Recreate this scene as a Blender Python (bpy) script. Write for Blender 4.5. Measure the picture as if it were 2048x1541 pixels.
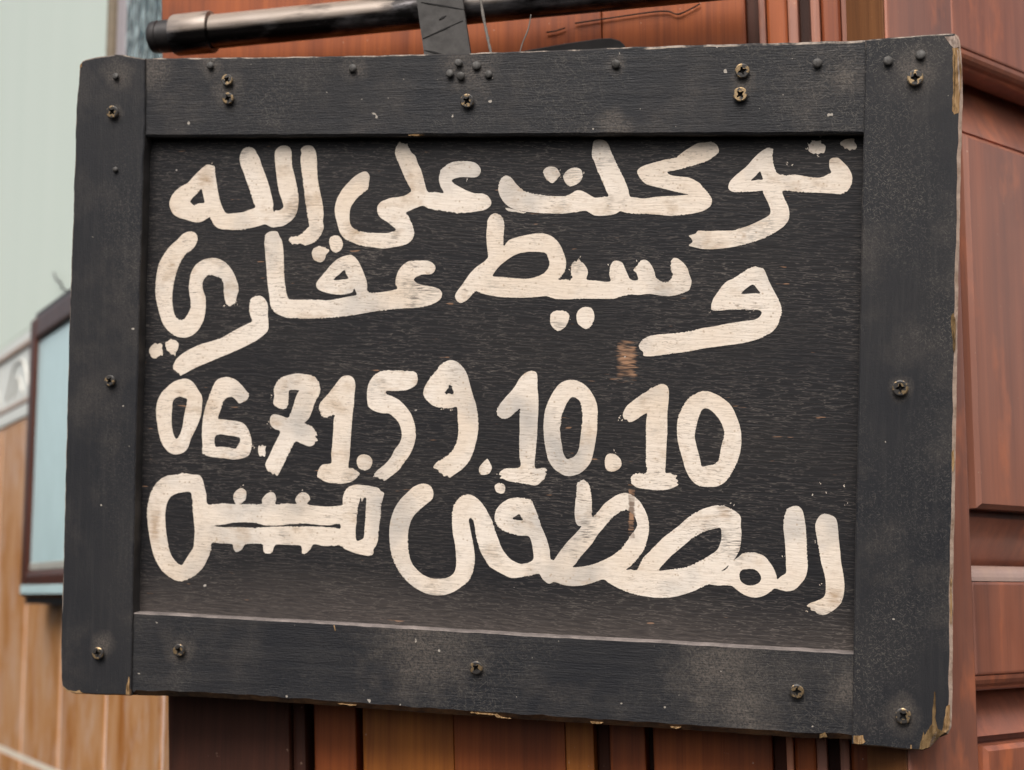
import bpy, bmesh, math, random
from mathutils import Vector, Matrix, noise
from mathutils.geometry import tessellate_polygon
random.seed(7)
for o in list(bpy.data.objects): bpy.data.objects.remove(o)
scene = bpy.context.scene
COL = scene.collection

# ------------------------------------------------------------------ camera
cam_d = bpy.data.cameras.new('camera')
cam = bpy.data.objects.new('camera', cam_d); COL.objects.link(cam)
cam.location = (0, 0, 1.5)
cam.rotation_euler = (math.radians(90) + 0.130811, 0, 0)
cam_d.sensor_width = 36.0; cam_d.lens = 56.25
cam_d.clip_start = 0.02; cam_d.clip_end = 200
cam_d.dof.use_dof = True; cam_d.dof.focus_distance = 0.925; cam_d.dof.aperture_fstop = 6.3
scene.camera = cam

# ------------------------------------------------------------------ light
SUN_EL, SUN_AZ = math.radians(50), math.radians(195)     # azimuth from +Y towards +X: behind the viewer
world = bpy.data.worlds.new('World'); scene.world = world; world.use_nodes = True
wn = world.node_tree; wn.nodes.clear()
sky = wn.nodes.new('ShaderNodeTexSky'); sky.sky_type = 'NISHITA'; sky.sun_disc = False
sky.sun_elevation = SUN_EL; sky.sun_rotation = SUN_AZ
sky.air_density = 0.9; sky.dust_density = 6.0; sky.ozone_density = 0.6
bgn = wn.nodes.new('ShaderNodeBackground'); bgn.inputs[1].default_value = 0.085
wo = wn.nodes.new('ShaderNodeOutputWorld')
hs = wn.nodes.new('ShaderNodeHueSaturation'); hs.inputs['Saturation'].default_value = 0.35      # thin high cloud
wn.links.new(sky.outputs[0], hs.inputs['Color']); wn.links.new(hs.outputs[0], bgn.inputs[0]); wn.links.new(bgn.outputs[0], wo.inputs[0])
sd = bpy.data.lights.new('sun', 'SUN'); sd.energy = 2.1; sd.angle = math.radians(44); sd.color = (1.0, 0.93, 0.86)
sun = bpy.data.objects.new('sun', sd); COL.objects.link(sun); sun.location = (0.5, -2, 4)
tos = Vector((math.sin(SUN_AZ)*math.cos(SUN_EL), math.cos(SUN_AZ)*math.cos(SUN_EL), math.sin(SUN_EL)))
sun.rotation_euler = tos.to_track_quat('Z', 'Y').to_euler()
scene.render.engine = 'CYCLES'
scene.cycles.samples = 128
vs = scene.view_settings
vs.view_transform = 'Standard'; vs.look = 'None'; vs.exposure = 0.52; vs.gamma = 1.0; vs.use_curve_mapping = False

# ------------------------------------------------------------------ material helpers
class NT:
    def __init__(s, name):
        s.m = bpy.data.materials.new(name); s.m.use_nodes = True
        s.t = s.m.node_tree; s.t.nodes.clear()
        s.out = s.t.nodes.new('ShaderNodeOutputMaterial')
        s.b = s.t.nodes.new('ShaderNodeBsdfPrincipled')
        s.t.links.new(s.b.outputs[0], s.out.inputs[0])
        s.co = s.t.nodes.new('ShaderNodeTexCoord').outputs['Object']
    def N(s, k, **kw):
        n = s.t.nodes.new(k)
        for a, b in kw.items(): setattr(n, a, b)
        return n
    def put(s, sock, val):
        if hasattr(val, 'is_linked') or isinstance(val, bpy.types.NodeSocket): s.t.links.new(val, sock)
        else:
            if isinstance(val, tuple) and len(val) == 3 and sock.type == 'RGBA': val = val + (1,)
            sock.default_value = val
    def scale(s, sx, sy, sz, rot=(0,0,0), vec=None, loc=(0,0,0)):
        n = s.N('ShaderNodeMapping'); n.inputs['Scale'].default_value = (sx, sy, sz)
        n.inputs['Rotation'].default_value = rot; n.inputs['Location'].default_value = loc
        s.put(n.inputs['Vector'], vec if vec is not None else s.co); return n.outputs[0]
    def noise(s, vec, sc=1.0, det=3.0, rough=0.5, dist=0.0, col=False):
        n = s.N('ShaderNodeTexNoise'); s.put(n.inputs['Vector'], vec)
        n.inputs['Scale'].default_value = sc; n.inputs['Detail'].default_value = det
        n.inputs['Roughness'].default_value = rough; n.inputs['Distortion'].default_value = dist
        return n.outputs[1 if col else 0]
    def ramp(s, val, stops, ease=False):
        n = s.N('ShaderNodeValToRGB'); e = n.color_ramp.elements
        while len(e) < len(stops): e.new(0.5)
        for i, (p, c) in enumerate(stops):
            e[i].position = p
            e[i].color = (c, c, c, 1) if not isinstance(c, tuple) else c + (1,)
        if ease: n.color_ramp.interpolation = 'EASE'
        s.put(n.inputs[0], val); return n.outputs[0]
    def mix(s, f, a, b, mode='MIX'):
        n = s.N('ShaderNodeMix', data_type='RGBA', blend_type=mode)
        s.put(n.inputs[0], f); s.put(n.inputs[6], a); s.put(n.inputs[7], b); return n.outputs[2]
    def math(s, op, a, b=0.0, clamp=False):
        n = s.N('ShaderNodeMath', operation=op, use_clamp=clamp)
        s.put(n.inputs[0], a); s.put(n.inputs[1], b); return n.outputs[0]
    def vadd(s, a, b):
        n = s.N('ShaderNodeVectorMath', operation='ADD'); s.put(n.inputs[0], a); s.put(n.inputs[1], b); return n.outputs[0]
    def vscale(s, a, f):
        n = s.N('ShaderNodeVectorMath', operation='SCALE'); s.put(n.inputs[0], a); n.inputs['Scale'].default_value = f; return n.outputs[0]
    def sep(s, vec=None):
        n = s.N('ShaderNodeSeparateXYZ'); s.put(n.inputs[0], vec if vec is not None else s.co); return n.outputs
    def bump(s, h, strength=0.3, dist=0.001, normal=None):
        n = s.N('ShaderNodeBump'); n.inputs['Strength'].default_value = strength; n.inputs['Distance'].default_value = dist
        s.put(n.inputs['Height'], h)
        if normal is not None: s.put(n.inputs['Normal'], normal)
        return n.outputs[0]
    def fin(s, col, rough=0.6, bump=None, metal=0.0, spec=0.5, coat=None):
        s.put(s.b.inputs['Base Color'], col); s.put(s.b.inputs['Roughness'], rough)
        s.put(s.b.inputs['Metallic'], metal); s.put(s.b.inputs['Specular IOR Level'], spec)
        if coat: s.b.inputs['Coat Weight'].default_value = coat[0]; s.b.inputs['Coat Roughness'].default_value = coat[1]
        if bump is not None: s.t.links.new(bump, s.b.inputs['Normal'])
        return s.m
    def box_mask(s, x, z, hx, hz, wob, soft):
        "soft rectangle on the sign plane, edges broken by wob (a -.5..+.5 field)"
        o = s.sep()
        ax = s.math('DIVIDE', s.math('ABSOLUTE', s.math('SUBTRACT', o[0], x)), hx)
        az = s.math('DIVIDE', s.math('ABSOLUTE', s.math('SUBTRACT', o[2], z)), hz)
        m = s.math('ADD', s.math('MAXIMUM', ax, az), wob)
        return s.ramp(m, [(1.0 - soft, 1.0), (1.0, 0.0)]) if soft < 1 else m

def crinkle(t):
    "long fine ridges of weathered plywood veneer running along X"
    warp = t.vscale(t.noise(t.scale(5, 5, 9), 1, 2, col=True), 0.012)
    warp2 = t.vscale(t.noise(t.scale(150, 150, 190), 1, 2, col=True), 0.0016)
    p = t.vadd(t.vadd(t.co, warp), warp2)
    sk = t.N('ShaderNodeVectorMath', operation='DOT_PRODUCT'); t.put(sk.inputs[0], p); sk.inputs[1].default_value = (0.03, 0, 1)
    o = t.sep(p); cb = t.N('ShaderNodeCombineXYZ'); t.put(cb.inputs[0], o[0]); t.put(cb.inputs[1], o[1]); t.put(cb.inputs[2], sk.outputs['Value'])
    p = cb.outputs[0]
    a = t.noise(t.scale(70, 70, 760, vec=p), 1, 2.0, 0.55)
    b = t.noise(t.scale(120, 120, 1000, vec=p, loc=(3, 1, 7)), 1, 1.5, 0.5)
    return a, b

def mat_panel():
    t = NT('weathered black veneer')
    a, b = crinkle(t)
    lum = t.noise(t.scale(9, 9, 16), 1, 3, 0.6)
    base = t.mix(t.ramp(lum, [(0.35, 0.0), (0.7, 1.0)]), (0.0105, 0.0103, 0.0125), (0.0165, 0.0150, 0.0155))
    lines = t.ramp(t.math('ABSOLUTE', t.math('SUBTRACT', a, 0.52)), [(0.0, 1.0), (0.026, 0.0)])
    amt = t.math('MULTIPLY', lines, t.ramp(t.noise(t.scale(14, 14, 25, loc=(4, 0, 2)), 1, 3, 0.6), [(0.3, 0.08), (0.7, 0.70)]))
    col = t.mix(amt, base, (0.185, 0.160, 0.142))
    tan = t.ramp(t.noise(t.scale(60, 60, 420, loc=(9, 0, 3)), 1, 2, 0.5), [(0.745, 0.0), (0.775, 0.8)])
    col = t.mix(tan, col, (0.30, 0.165, 0.095))
    # dust settled in the sill corner of the panel
    z = t.sep()[2]
    zz = t.math('ADD', z, t.math('MULTIPLY', t.math('SUBTRACT', t.noise(t.scale(7, 7, 7), 1, 3), 0.5), 0.05))
    zz = t.math('SUBTRACT', zz, t.math('MULTIPLY', t.sep()[0], -0.00437))
    dust = t.ramp(zz, [(0.05041, 0.30), (0.07841, 0.0)])
    dust = t.math('MULTIPLY', dust, t.ramp(b, [(0.3, 0.45), (0.6, 1.0)]))
    col = t.mix(dust, col, (0.17, 0.138, 0.120))
    # scrape down to the bare veneer, and the drip-shaped scrape lower down
    wob = t.math('MULTIPLY', t.math('SUBTRACT', t.noise(t.scale(90, 90, 620), 1, 3), 0.5), 2.2)
    for (x, zc, hx, hz) in [(0.06177, 0.21182, 0.00585, 0.01051), (0.06661, 0.1238, 0.00176, 0.01342), (-0.23507, 0.10995, 0.00054, 0.00154)]:
        m = t.box_mask(x, zc, hx, hz, wob, 0.45)
        col = t.mix(t.math('MULTIPLY', m, t.ramp(a, [(0.40, 0.2), (0.55, 0.95)])), col, (0.36, 0.20, 0.115))
    fleck = t.noise(t.scale(190, 190, 240), 1, 1, 0.3)
    col = t.mix(t.ramp(fleck, [(0.815, 0.0), (0.83, 0.8)]), col, (0.55, 0.50, 0.45))
    h = t.math('ADD', a, t.math('MULTIPLY', b, 0.35))
    return t.fin(col, 0.62, t.bump(h, 0.32, 0.0008), spec=0.3)

def mat_letter():
    t = NT('cream brush paint')
    a, b = crinkle(t)
    st = t.noise(t.scale(13, 13, 13), 1, 5, 0.62)
    col = t.mix(t.ramp(st, [(0.38, 0.0), (0.72, 1.0)]), (0.80, 0.715, 0.625), (0.72, 0.59, 0.46))
    fine = t.noise(t.scale(340, 340, 520, loc=(2, 2, 2)), 1, 3, 0.65)
    col = t.mix(t.ramp(fine, [(0.52, 0.0), (0.76, 0.40)]), col, (0.52, 0.42, 0.325))
    # paint brushed out thin: the black shows through greyish
    thin = t.ramp(t.noise(t.scale(20, 20, 20, loc=(5, 2, 1)), 1, 3, 0.55), [(0.52, 0.0), (0.72, 0.62)])
    col = t.mix(thin, col, (0.34, 0.335, 0.33))
    blot = t.ramp(t.noise(t.scale(45, 45, 60, loc=(1, 0, 8)), 1, 4, 0.65), [(0.56, 0.0), (0.74, 0.60)])
    col = t.mix(blot, col, (0.40, 0.275, 0.165))
    spots = t.N('ShaderNodeTexVoronoi'); t.put(spots.inputs['Vector'], t.scale(330, 330, 330)); spots.inputs['Scale'].default_value = 1.0
    sel = t.ramp(t.noise(t.scale(100, 100, 100), 1, 2), [(0.48, 0.0), (0.58, 1.0)])
    col = t.mix(t.math('MULTIPLY', t.ramp(spots.outputs['Distance'], [(0.10, 0.7), (0.26, 0.0)]), sel), col, (0.40, 0.29, 0.19))
    flow = t.ramp(t.noise(t.scale(14, 14, 25, loc=(4, 0, 2)), 1, 3, 0.6), [(0.38, 0.10), (0.70, 0.95)])
    cr = t.ramp(t.math('ABSOLUTE', t.math('SUBTRACT', a, 0.46)), [(0.0, 1.0), (0.022, 0.0)])
    col = t.mix(t.math('MULTIPLY', cr, flow), col, (0.22, 0.165, 0.12))
    cr2 = t.ramp(b, [(0.27, 1.0), (0.34, 0.0)])
    col = t.mix(t.math('MULTIPLY', cr2, flow), col, (0.09, 0.07, 0.06))
    dry = t.math('MULTIPLY', t.ramp(t.noise(t.scale(36, 36, 36, loc=(8, 8, 2)), 1, 3, 0.6), [(0.58, 0.0), (0.74, 1.0)]), t.ramp(t.noise(t.scale(170, 170, 1500, loc=(1, 5, 2)), 1, 3, 0.6), [(0.45, 0.0), (0.60, 0.85)]))
    col = t.mix(dry, col, (0.075, 0.068, 0.062))
    wob = t.math('MULTIPLY', t.math('SUBTRACT', t.noise(t.scale(90, 90, 620), 1, 3), 0.5), 2.0)
    for (x, zc, hx, hz) in [(0.06667, 0.12131, 0.00207, 0.01385)]:
        m = t.box_mask(x, zc, hx, hz, wob, 0.5)
        col = t.mix(t.math('MULTIPLY', m, 0.85), col, (0.13, 0.075, 0.045))
    for (x, zc, hx, hz) in [(0.12027, 0.12434, 0.00442, 0.00463), (0.18453, 0.07904, 0.00431, 0.00551), (-0.20403, 0.32188, 0.00599, 0.00707), (-0.22497, 0.26797, 0.00238, 0.00156), (-0.23206, 0.10384, 0.00373, 0.01389), (0.12886, 0.28594, 0.00177, 0.00218)]:
        m = t.box_mask(x, zc, hx, hz, wob, 0.9)
        col = t.mix(t.math('MULTIPLY', m, 0.60), col, (0.33, 0.20, 0.10))
    h = t.math('ADD', t.math('ADD', a, t.math('MULTIPLY', b, 0.4)), t.math('MULTIPLY', fine, 0.35))
    return t.fin(col, 0.6, t.bump(h, 0.26, 0.0007), spec=0.3)

def mat_frame(name, along_z, scratch, halos):
    t = NT(name)
    g = t.scale(300, 300, 16) if along_z else t.scale(16, 300, 300)
    gr = t.noise(g, 1, 3, 0.6)
    gf = t.noise(t.scale(1200, 1200, 160) if along_z else t.scale(160, 1200, 1200), 1, 2, 0.5)
    iso = t.noise(t.scale(900, 900, 900), 1, 2, 0.6)
    lum = t.noise(t.scale(11, 11, 11), 1, 4, 0.62)
    base = t.mix(t.ramp(lum, [(0.33, 0.0), (0.72, 1.0)]), (0.0112, 0.0123, 0.0162), (0.0215, 0.0209, 0.0228))
    col = t.mix(t.ramp(gr, [(0.5, 0.0), (0.78, 0.28)]), base, (0.056, 0.052, 0.050))
    # rubbed dusty clouds
    d = t.ramp(t.noise(t.scale(17, 17, 17, loc=(2, 5, 1)), 1, 5, 0.68), [(0.50, 0.0), (0.80, 0.42)])
    o = t.sep()
    wob = t.math('MULTIPLY', t.math('SUBTRACT', t.noise(t.scale(70, 70, 70), 1, 4, 0.65), 0.5), 1.6)
    for (x, z, r) in halos:
        dx = t.math('SUBTRACT', o[0], x); dz = t.math('SUBTRACT', o[2], z)
        q = t.math('SQRT', t.math('ADD', t.math('MULTIPLY', dx, dx), t.math('MULTIPLY', dz, dz)))
        q = t.math('ADD', t.math('DIVIDE', q, r), wob)
        d = t.math('MAXIMUM', d, t.ramp(q, [(0.2, 0.50), (1.0, 0.0)]))
    d = t.math('MULTIPLY', d, t.ramp(iso, [(0.32, 0.15), (0.66, 1.0)]))
    col = t.mix(d, col, (0.18, 0.15, 0.124))
    # short pale scratches and hairs, crossing the grain
    sc = None
    for k, ang in enumerate((0.75, -0.65, 0.2, -1.3)):
        r1 = t.scale(1, 1, 1, rot=(0, ang, 0))
        s = t.ramp(t.noise(t.scale(300, 300, 1900, vec=r1, loc=(7*k, 0, 3*k)), 1, 1.5, 0.5), [(0.62, 0.0), (0.70, 1.0)])
        sc = s if sc is None else t.math('MAXIMUM', sc, s)
    sc = t.math('MULTIPLY', sc, t.ramp(t.noise(t.scale(13, 13, 9, loc=(0, 3, 6)), 1, 4, 0.6), [(0.42, 0.0), (0.66, scratch)]))
    col = t.mix(sc, col, (0.21, 0.187, 0.16))
    fl = t.noise(t.scale(210, 210, 210, loc=(4, 4, 4)), 1, 1.5, 0.4)
    col = t.mix(t.ramp(fl, [(0.775, 0.0), (0.79, 0.8)]), col, (0.48, 0.43, 0.37))
    h = t.math('ADD', t.math('MULTIPLY', gr, 0.6), t.math('ADD', t.math('MULTIPLY', gf, 0.5), t.math('MULTIPLY', iso, 0.35)))
    h = t.math('ADD', h, t.math('MULTIPLY', sc, 0.2))
    return t.fin(col, t.ramp(lum, [(0.3, 0.52), (0.7, 0.70)]), t.bump(h, 0.45, 0.0010), spec=0.35)

def mat_edge(name, wood, paint=(0.03, 0.028, 0.028), lo=0.45, hi=0.58):
    t = NT(name)
    m = t.ramp(t.noise(t.scale(60, 60, 60), 1, 5, 0.7), [(lo, 0.0), (hi, 1.0)])
    f = t.noise(t.scale(300, 300, 300), 1, 3, 0.6)
    w = t.mix(f, tuple(c*0.6 for c in wood), tuple(min(1, c*1.3) for c in wood))
    return t.fin(t.mix(m, paint, w), 0.75, t.bump(f, 0.6, 0.001), spec=0.25)

def mat_barewood(name, c0, c1):
    t = NT(name)
    f = t.noise(t.scale(900, 400, 60), 1, 3, 0.6)
    g = t.noise(t.scale(240, 240, 120), 1, 4, 0.65)
    c = t.mix(t.ramp(f, [(0.3, 0.0), (0.7, 1.0)]), c0, c1)
    c = t.mix(t.ramp(g, [(0.48, 0.0), (0.66, 0.75)]), c, tuple(x*0.4 for x in c0))
    return t.fin(c, 0.85, t.bump(t.math('ADD', f, g), 0.9, 0.0014), spec=0.15)

def mat_screw():
    t = NT('brass screw with paint rests')
    oi = t.N('ShaderNodeObjectInfo')
    off = t.N('ShaderNodeVectorMath', operation='SCALE'); off.inputs[0].default_value = (1, 1, 1)
    t.put(off.inputs['Scale'], oi.outputs['Random'])
    p = t.vadd(t.scale(330, 330, 330), t.vscale(off.outputs[0], 40.0))
    m = t.ramp(t.noise(p, 1, 2, 0.5), [(0.43, 0.0), (0.50, 1.0)])
    f = t.noise(t.scale(2500, 2500, 2500), 1, 2)
    br = t.mix(f, (0.26, 0.17, 0.085), (0.42, 0.31, 0.18))
    col = t.mix(m, br, (0.035, 0.032, 0.030))
    mt = t.math('MULTIPLY', t.math('SUBTRACT', 1.0, m), 0.75)
    return t.fin(col, 0.42, t.bump(f, 0.3, 0.0003), metal=mt)

def mat_plain(name, col, rough=0.6, var=0.35, sc=60.0, metal=0.0, bumpd=0.0006, spec=0.5):
    t = NT(name)
    f = t.noise(t.scale(sc, sc, sc), 1, 4, 0.6)
    c = t.mix(t.ramp(f, [(0.25, 0.0), (0.75, 1.0)]), tuple(x*(1-var) for x in col), tuple(min(1, x*(1+var)) for x in col))
    return t.fin(c, rough, t.bump(f, 0.35, bumpd), metal=metal, spec=spec)

def mat_wood(name, dark, light, rough=0.5, dusty=0.0, coat=(0.10, 0.3), gs=1.0):
    "varnished softwood, grain along Z; every object shifts the pattern"
    t = NT(name)
    oi = t.N('ShaderNodeObjectInfo')
    off = t.N('ShaderNodeCombineXYZ'); 
    for i in range(3): t.put(off.inputs[i], t.math('MULTIPLY', oi.outputs['Random'], 7.0 + 5*i))
    p = t.vadd(t.co, off.outputs[0])
    big = t.noise(t.scale(16, 16, 2.0, vec=p), 1, 4, 0.55, 0.4)
    ring = t.noise(t.scale(230*gs, 230*gs, 3.5, vec=p), 1, 2, 0.5)
    fine = t.noise(t.scale(1100, 1100, 25, vec=p), 1, 2, 0.5)
    v = t.math('ADD', t.math('MULTIPLY', big, 0.65), t.math('MULTIPLY', ring, 0.35))
    col = t.mix(t.ramp(v, [(0.32, 0.0), (0.66, 1.0)]), dark, light)
    col = t.mix(t.ramp(fine, [(0.5, 0.0), (0.8, 0.35)]), col, tuple(c*0.45 for c in dark))
    blot = t.ramp(t.noise(t.scale(9, 9, 6, vec=p), 1, 4, 0.6), [(0.55, 0.0), (0.75, 0.6)])
    col = t.mix(blot, col, tuple(c*0.55 for c in dark))
    if dusty > 0:
        ob = t.ramp(t.noise(t.scale(26, 26, 11, vec=p, loc=(6, 1, 2)), 1, 4, 0.65), [(0.54, 0.0), (0.66, 0.75)])
        col = t.mix(ob, col, tuple(min(1.0, c*k) for c, k in zip(light, (1.25, 1.15, 0.8))))
        du = t.ramp(t.noise(t.scale(7, 7, 3.5, vec=p, loc=(3, 3, 3)), 1, 5, 0.62), [(0.35, dusty*0.45), (0.68, dusty)])
        col = t.mix(du, col, (0.46, 0.31, 0.26))
    sp = t.ramp(t.noise(t.scale(260, 260, 260), 1, 2, 0.5), [(0.74, 0.0), (0.79, 0.6)])
    col = t.mix(sp, col, (0.50, 0.33, 0.24))
    h = t.math('ADD', t.math('MULTIPLY', ring, 0.6), t.math('MULTIPLY', fine, 0.4))
    return t.fin(col, t.ramp(big, [(0.3, rough*0.85), (0.7, min(1.0, rough*1.25))]), t.bump(h, 0.25, 0.0008), coat=coat, spec=0.35)

def mat_tile():
    t = NT('wood-look glazed tile')
    oi = t.N('ShaderNodeObjectInfo')
    off = t.N('ShaderNodeCombineXYZ')
    for i in range(3): t.put(off.inputs[i], t.math('MULTIPLY', oi.outputs['Random'], 11.0 + 3*i))
    p = t.vadd(t.co, off.outputs[0])
    a = t.noise(t.scale(24, 24, 9, vec=p), 1, 5, 0.62, 0.5)
    b = t.noise(t.scale(30, 30, 16, vec=p), 1, 4, 0.6)
    col = t.ramp(a, [(0.30, (0.42, 0.165, 0.045)), (0.5, (0.58, 0.29, 0.12)), (0.70, (0.66, 0.41, 0.25))])
    col = t.mix(t.ramp(b, [(0.50, 0.0), (0.72, 0.6)]), col, (0.70, 0.52, 0.42))
    return t.fin(col, 0.22, t.bump(b, 0.08, 0.0006), spec=0.5)

def mat_glass():
    t = NT('rippled privacy glass')
    w = t.vadd(t.co, t.vscale(t.noise(t.scale(25, 25, 14), 1, 2, col=True), 0.03))
    v = t.N('ShaderNodeTexVoronoi'); t.put(v.inputs['Vector'], t.scale(48, 48, 15, vec=w)); v.feature = 'SMOOTH_F1'
    f = v.outputs['Distance']
    c = t.mix(t.ramp(f, [(0.20, 0.0), (0.46, 1.0)]), (0.70, 0.90, 0.93), (0.05, 0.11, 0.12))  # pale and dark streaks put the sky reflection into the colour
    t.b.inputs['Transmission Weight'].default_value = 0.25
    return t.fin(c, 0.10, t.bump(f, 0.7, 0.004))

def mat_plaster():
    t = NT('pale mint painted plaster')
    a = t.noise(t.scale(14, 14, 1.2), 1, 3, 0.5)
    b = t.noise(t.scale(150, 150, 150), 1, 3, 0.6)
    c = t.mix(t.ramp(a, [(0.3, 0.0), (0.7, 1.0)]), (0.695, 0.79, 0.705), (0.725, 0.812, 0.73))
    return t.fin(c, 0.38, t.bump(b, 0.15, 0.0006), spec=0.45)

M = dict(
    panel=mat_panel(), letter=mat_letter(),
    stile=mat_frame('scratched black paint on stile', True, 0.62, [(-0.26066, 0.38568, 0.01308), (0.22454, 0.37858, 0.01744), (0.22305, 0.016, 0.01308), (0.21816, 0.19897, 0.00814), (-0.26199, 0.3619, 0.00727), (-0.26015, 0.03066, 0.01017)]),
    stile_l=mat_frame('scuffed black paint on stile', True, 0.30, [(-0.26066, 0.38568, 0.01308), (0.22454, 0.37858, 0.01744), (0.22305, 0.016, 0.01308), (0.21816, 0.19897, 0.00814), (-0.26199, 0.3619, 0.00727), (-0.26015, 0.03066, 0.01017)]),
    rail=mat_frame('worn black paint on rail', False, 0.30, [(-0.18737, 0.37683, 0.01308), (-0.19984, 0.39009, 0.01163), (-0.10734, 0.38657, 0.01017), (-0.03537, 0.38295, 0.02034), (0.0533, 0.38581, 0.00756), (0.12619, 0.3738, 0.0093), (-0.20929, 0.02995, 0.01163), (-0.02219, 0.0293, 0.00756), (-0.23608, 0.38556, 0.01744), (-0.05731, 0.04078, 0.04359), (0.12068, 0.03557, 0.03488), (0.18459, 0.37695, 0.01308), (0.19381, 0.02827, 0.01744), (0.1325, 0.01338, 0.02616), (0.05318, 0.35025, 0.01308)]),
    edge=mat_edge('rubbed board edge', (0.30, 0.25, 0.21)),
    edge_pale=mat_edge('pale bare arris', (0.46, 0.34, 0.27), (0.24, 0.15, 0.10), 0.34, 0.5),
    edge_brown=mat_edge('brown bare underside arris', (0.115, 0.065, 0.033), (0.03, 0.022, 0.018), 0.36, 0.6),
    ledge=mat_edge('dusty rail ledge', (0.24, 0.205, 0.19), (0.11, 0.095, 0.09), 0.38, 0.62),
    side=mat_plain('dark board side', (0.030, 0.027, 0.026), 0.75, 0.5, 80),
    chip=mat_barewood('ochre splintered wood', (0.19, 0.10, 0.035), (0.47, 0.31, 0.165)),
    chip_dark=mat_barewood('brown splintered wood', (0.085, 0.05, 0.02), (0.27, 0.175, 0.085)),
    chip_pale=mat_barewood('greyed splintered wood', (0.28, 0.20, 0.16), (0.52, 0.42, 0.36)),
    screw=mat_screw(),
    recess=mat_plain('dark screw slot', (0.012, 0.011, 0.010), 0.9, 0.3, 500),  # near-black colour for slot walls and floor
    nail=mat_plain('painted-over nail', (0.062, 0.058, 0.054), 0.6, 0.6, 420),
    iron=mat_plain('blackened iron', (0.030, 0.027, 0.027), 0.45, 0.5, 45, metal=0.35),
    strap=mat_plain('grey rubber strap', (0.052, 0.049, 0.047), 0.85, 0.35, 120, spec=0.25),
    gash=mat_plain('dark cut', (0.012, 0.011, 0.011), 0.9, 0.2, 300),
    thread=mat_plain('dusty thread', (0.16, 0.145, 0.13), 0.9, 0.3, 500),
    thread_shade=mat_plain('shadow-coloured thread', (0.035, 0.016, 0.010), 0.9, 0.3, 500),  # coloured like the shadow line on the door
    door=mat_wood('red-brown varnished pine', (0.15, 0.027, 0.005), (0.43, 0.105, 0.019)),
    door_or=mat_wood('orange varnished pine', (0.24, 0.060, 0.008), (0.60, 0.20, 0.028)),
    door_dk=mat_wood('dark stained pine', (0.034, 0.009, 0.004), (0.090, 0.026, 0.012), 0.6, 0.0, (0.0, 0.4)),
    bead=mat_wood('dusty bead of the door', (0.18, 0.050, 0.026), (0.42, 0.15, 0.085), 0.5, 0.32),
    leaf=mat_wood('dusty varnished door leaf', (0.16, 0.032, 0.013), (0.48, 0.130, 0.052), 0.32, 0.36, (0.55, 0.20), 0.6),
    leaf_dust=mat_wood('dust-covered moulding of the leaf', (0.30, 0.20, 0.17), (0.52, 0.38, 0.34), 0.4, 0.85, (0.4, 0.25), 0.6),
    lipping=mat_wood('brown edge of the leaf', (0.085, 0.028, 0.007), (0.20, 0.078, 0.022)),
    tile=mat_tile(), grout=mat_plain('pinkish tile joint', (0.70, 0.49, 0.39), 0.8, 0.10, 90),
    joint=mat_plain('cream tile joint', (0.66, 0.60, 0.50), 0.8, 0.12, 90),
    plaster=mat_plaster(),
    border=mat_plain('glazed white border tile', (0.72, 0.75, 0.72), 0.45, 0.05, 60),
    relief=mat_plain('greyish tile motif', (0.70, 0.69, 0.64), 0.6, 0.04, 90),
    pencil=mat_plain('brown pencil trim', (0.42, 0.30, 0.24), 0.4, 0.1, 60),
    mahog=mat_wood('mahogany picture frame', (0.030, 0.009, 0.006), (0.095, 0.028, 0.016), 0.35, 0.0, (0.4, 0.15)),
    fblack=mat_plain('black frame edge', (0.018, 0.015, 0.015), 0.35, 0.3, 90),
    paper=mat_plain('pale blue sheet behind glass', (0.60, 0.80, 0.83), 0.12, 0.06, 22),
    gilt=mat_plain('pale slip of the frame', (0.42, 0.42, 0.38), 0.35, 0.15, 60),
    glass=mat_glass(), lilac=mat_plain('lilac grey window bar', (0.42, 0.38, 0.40), 0.5, 0.1, 60),
    olive=mat_plain('olive brown bead', (0.19, 0.15, 0.10), 0.5, 0.2, 60),  # olive-brown strip beside the window bar
)
METAL = None
def mat_pipe(name, shift):
    t = NT(name)
    f = t.noise(t.scale(10, 170, 170), 1, 4, 0.6)
    pat = t.ramp(t.noise(t.scale(13, 45, 45, loc=shift), 1, 4, 0.6), [(0.40, 0.0), (0.52, 1.0)])
    o = t.sep()
    top = t.math('ADD', t.math('SUBTRACT', o[2], t.math('MULTIPLY', o[1], 0.35)), t.math('MULTIPLY', t.math('SUBTRACT', f, 0.5), 0.008))
    dusty = t.math('MULTIPLY', pat, t.ramp(top, [(0.0015, 0.0), (0.0045, 0.85)]))
    soot = t.ramp(t.noise(t.scale(22, 60, 60, loc=(1, 1, 1)), 1, 4, 0.6), [(0.38, 0.0), (0.54, 1.0)])
    col = t.mix(soot, t.mix(f, (0.09, 0.083, 0.088), (0.26, 0.25, 0.26)), (0.018, 0.016, 0.016))
    col = t.mix(dusty, col, (0.34, 0.275, 0.225))
    met = t.math('MULTIPLY', t.math('SUBTRACT', 1.0, dusty), 0.8)
    return t.fin(col, t.ramp(f, [(0.3, 0.20), (0.7, 0.42)]), t.bump(f, 0.25, 0.0006), metal=met)
M['pipe'] = mat_pipe('worn steel bar with dust', (2.3, 0, 0))
M['collar'] = mat_pipe('dusty dark steel collar', (6.1, 2, 0))

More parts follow.
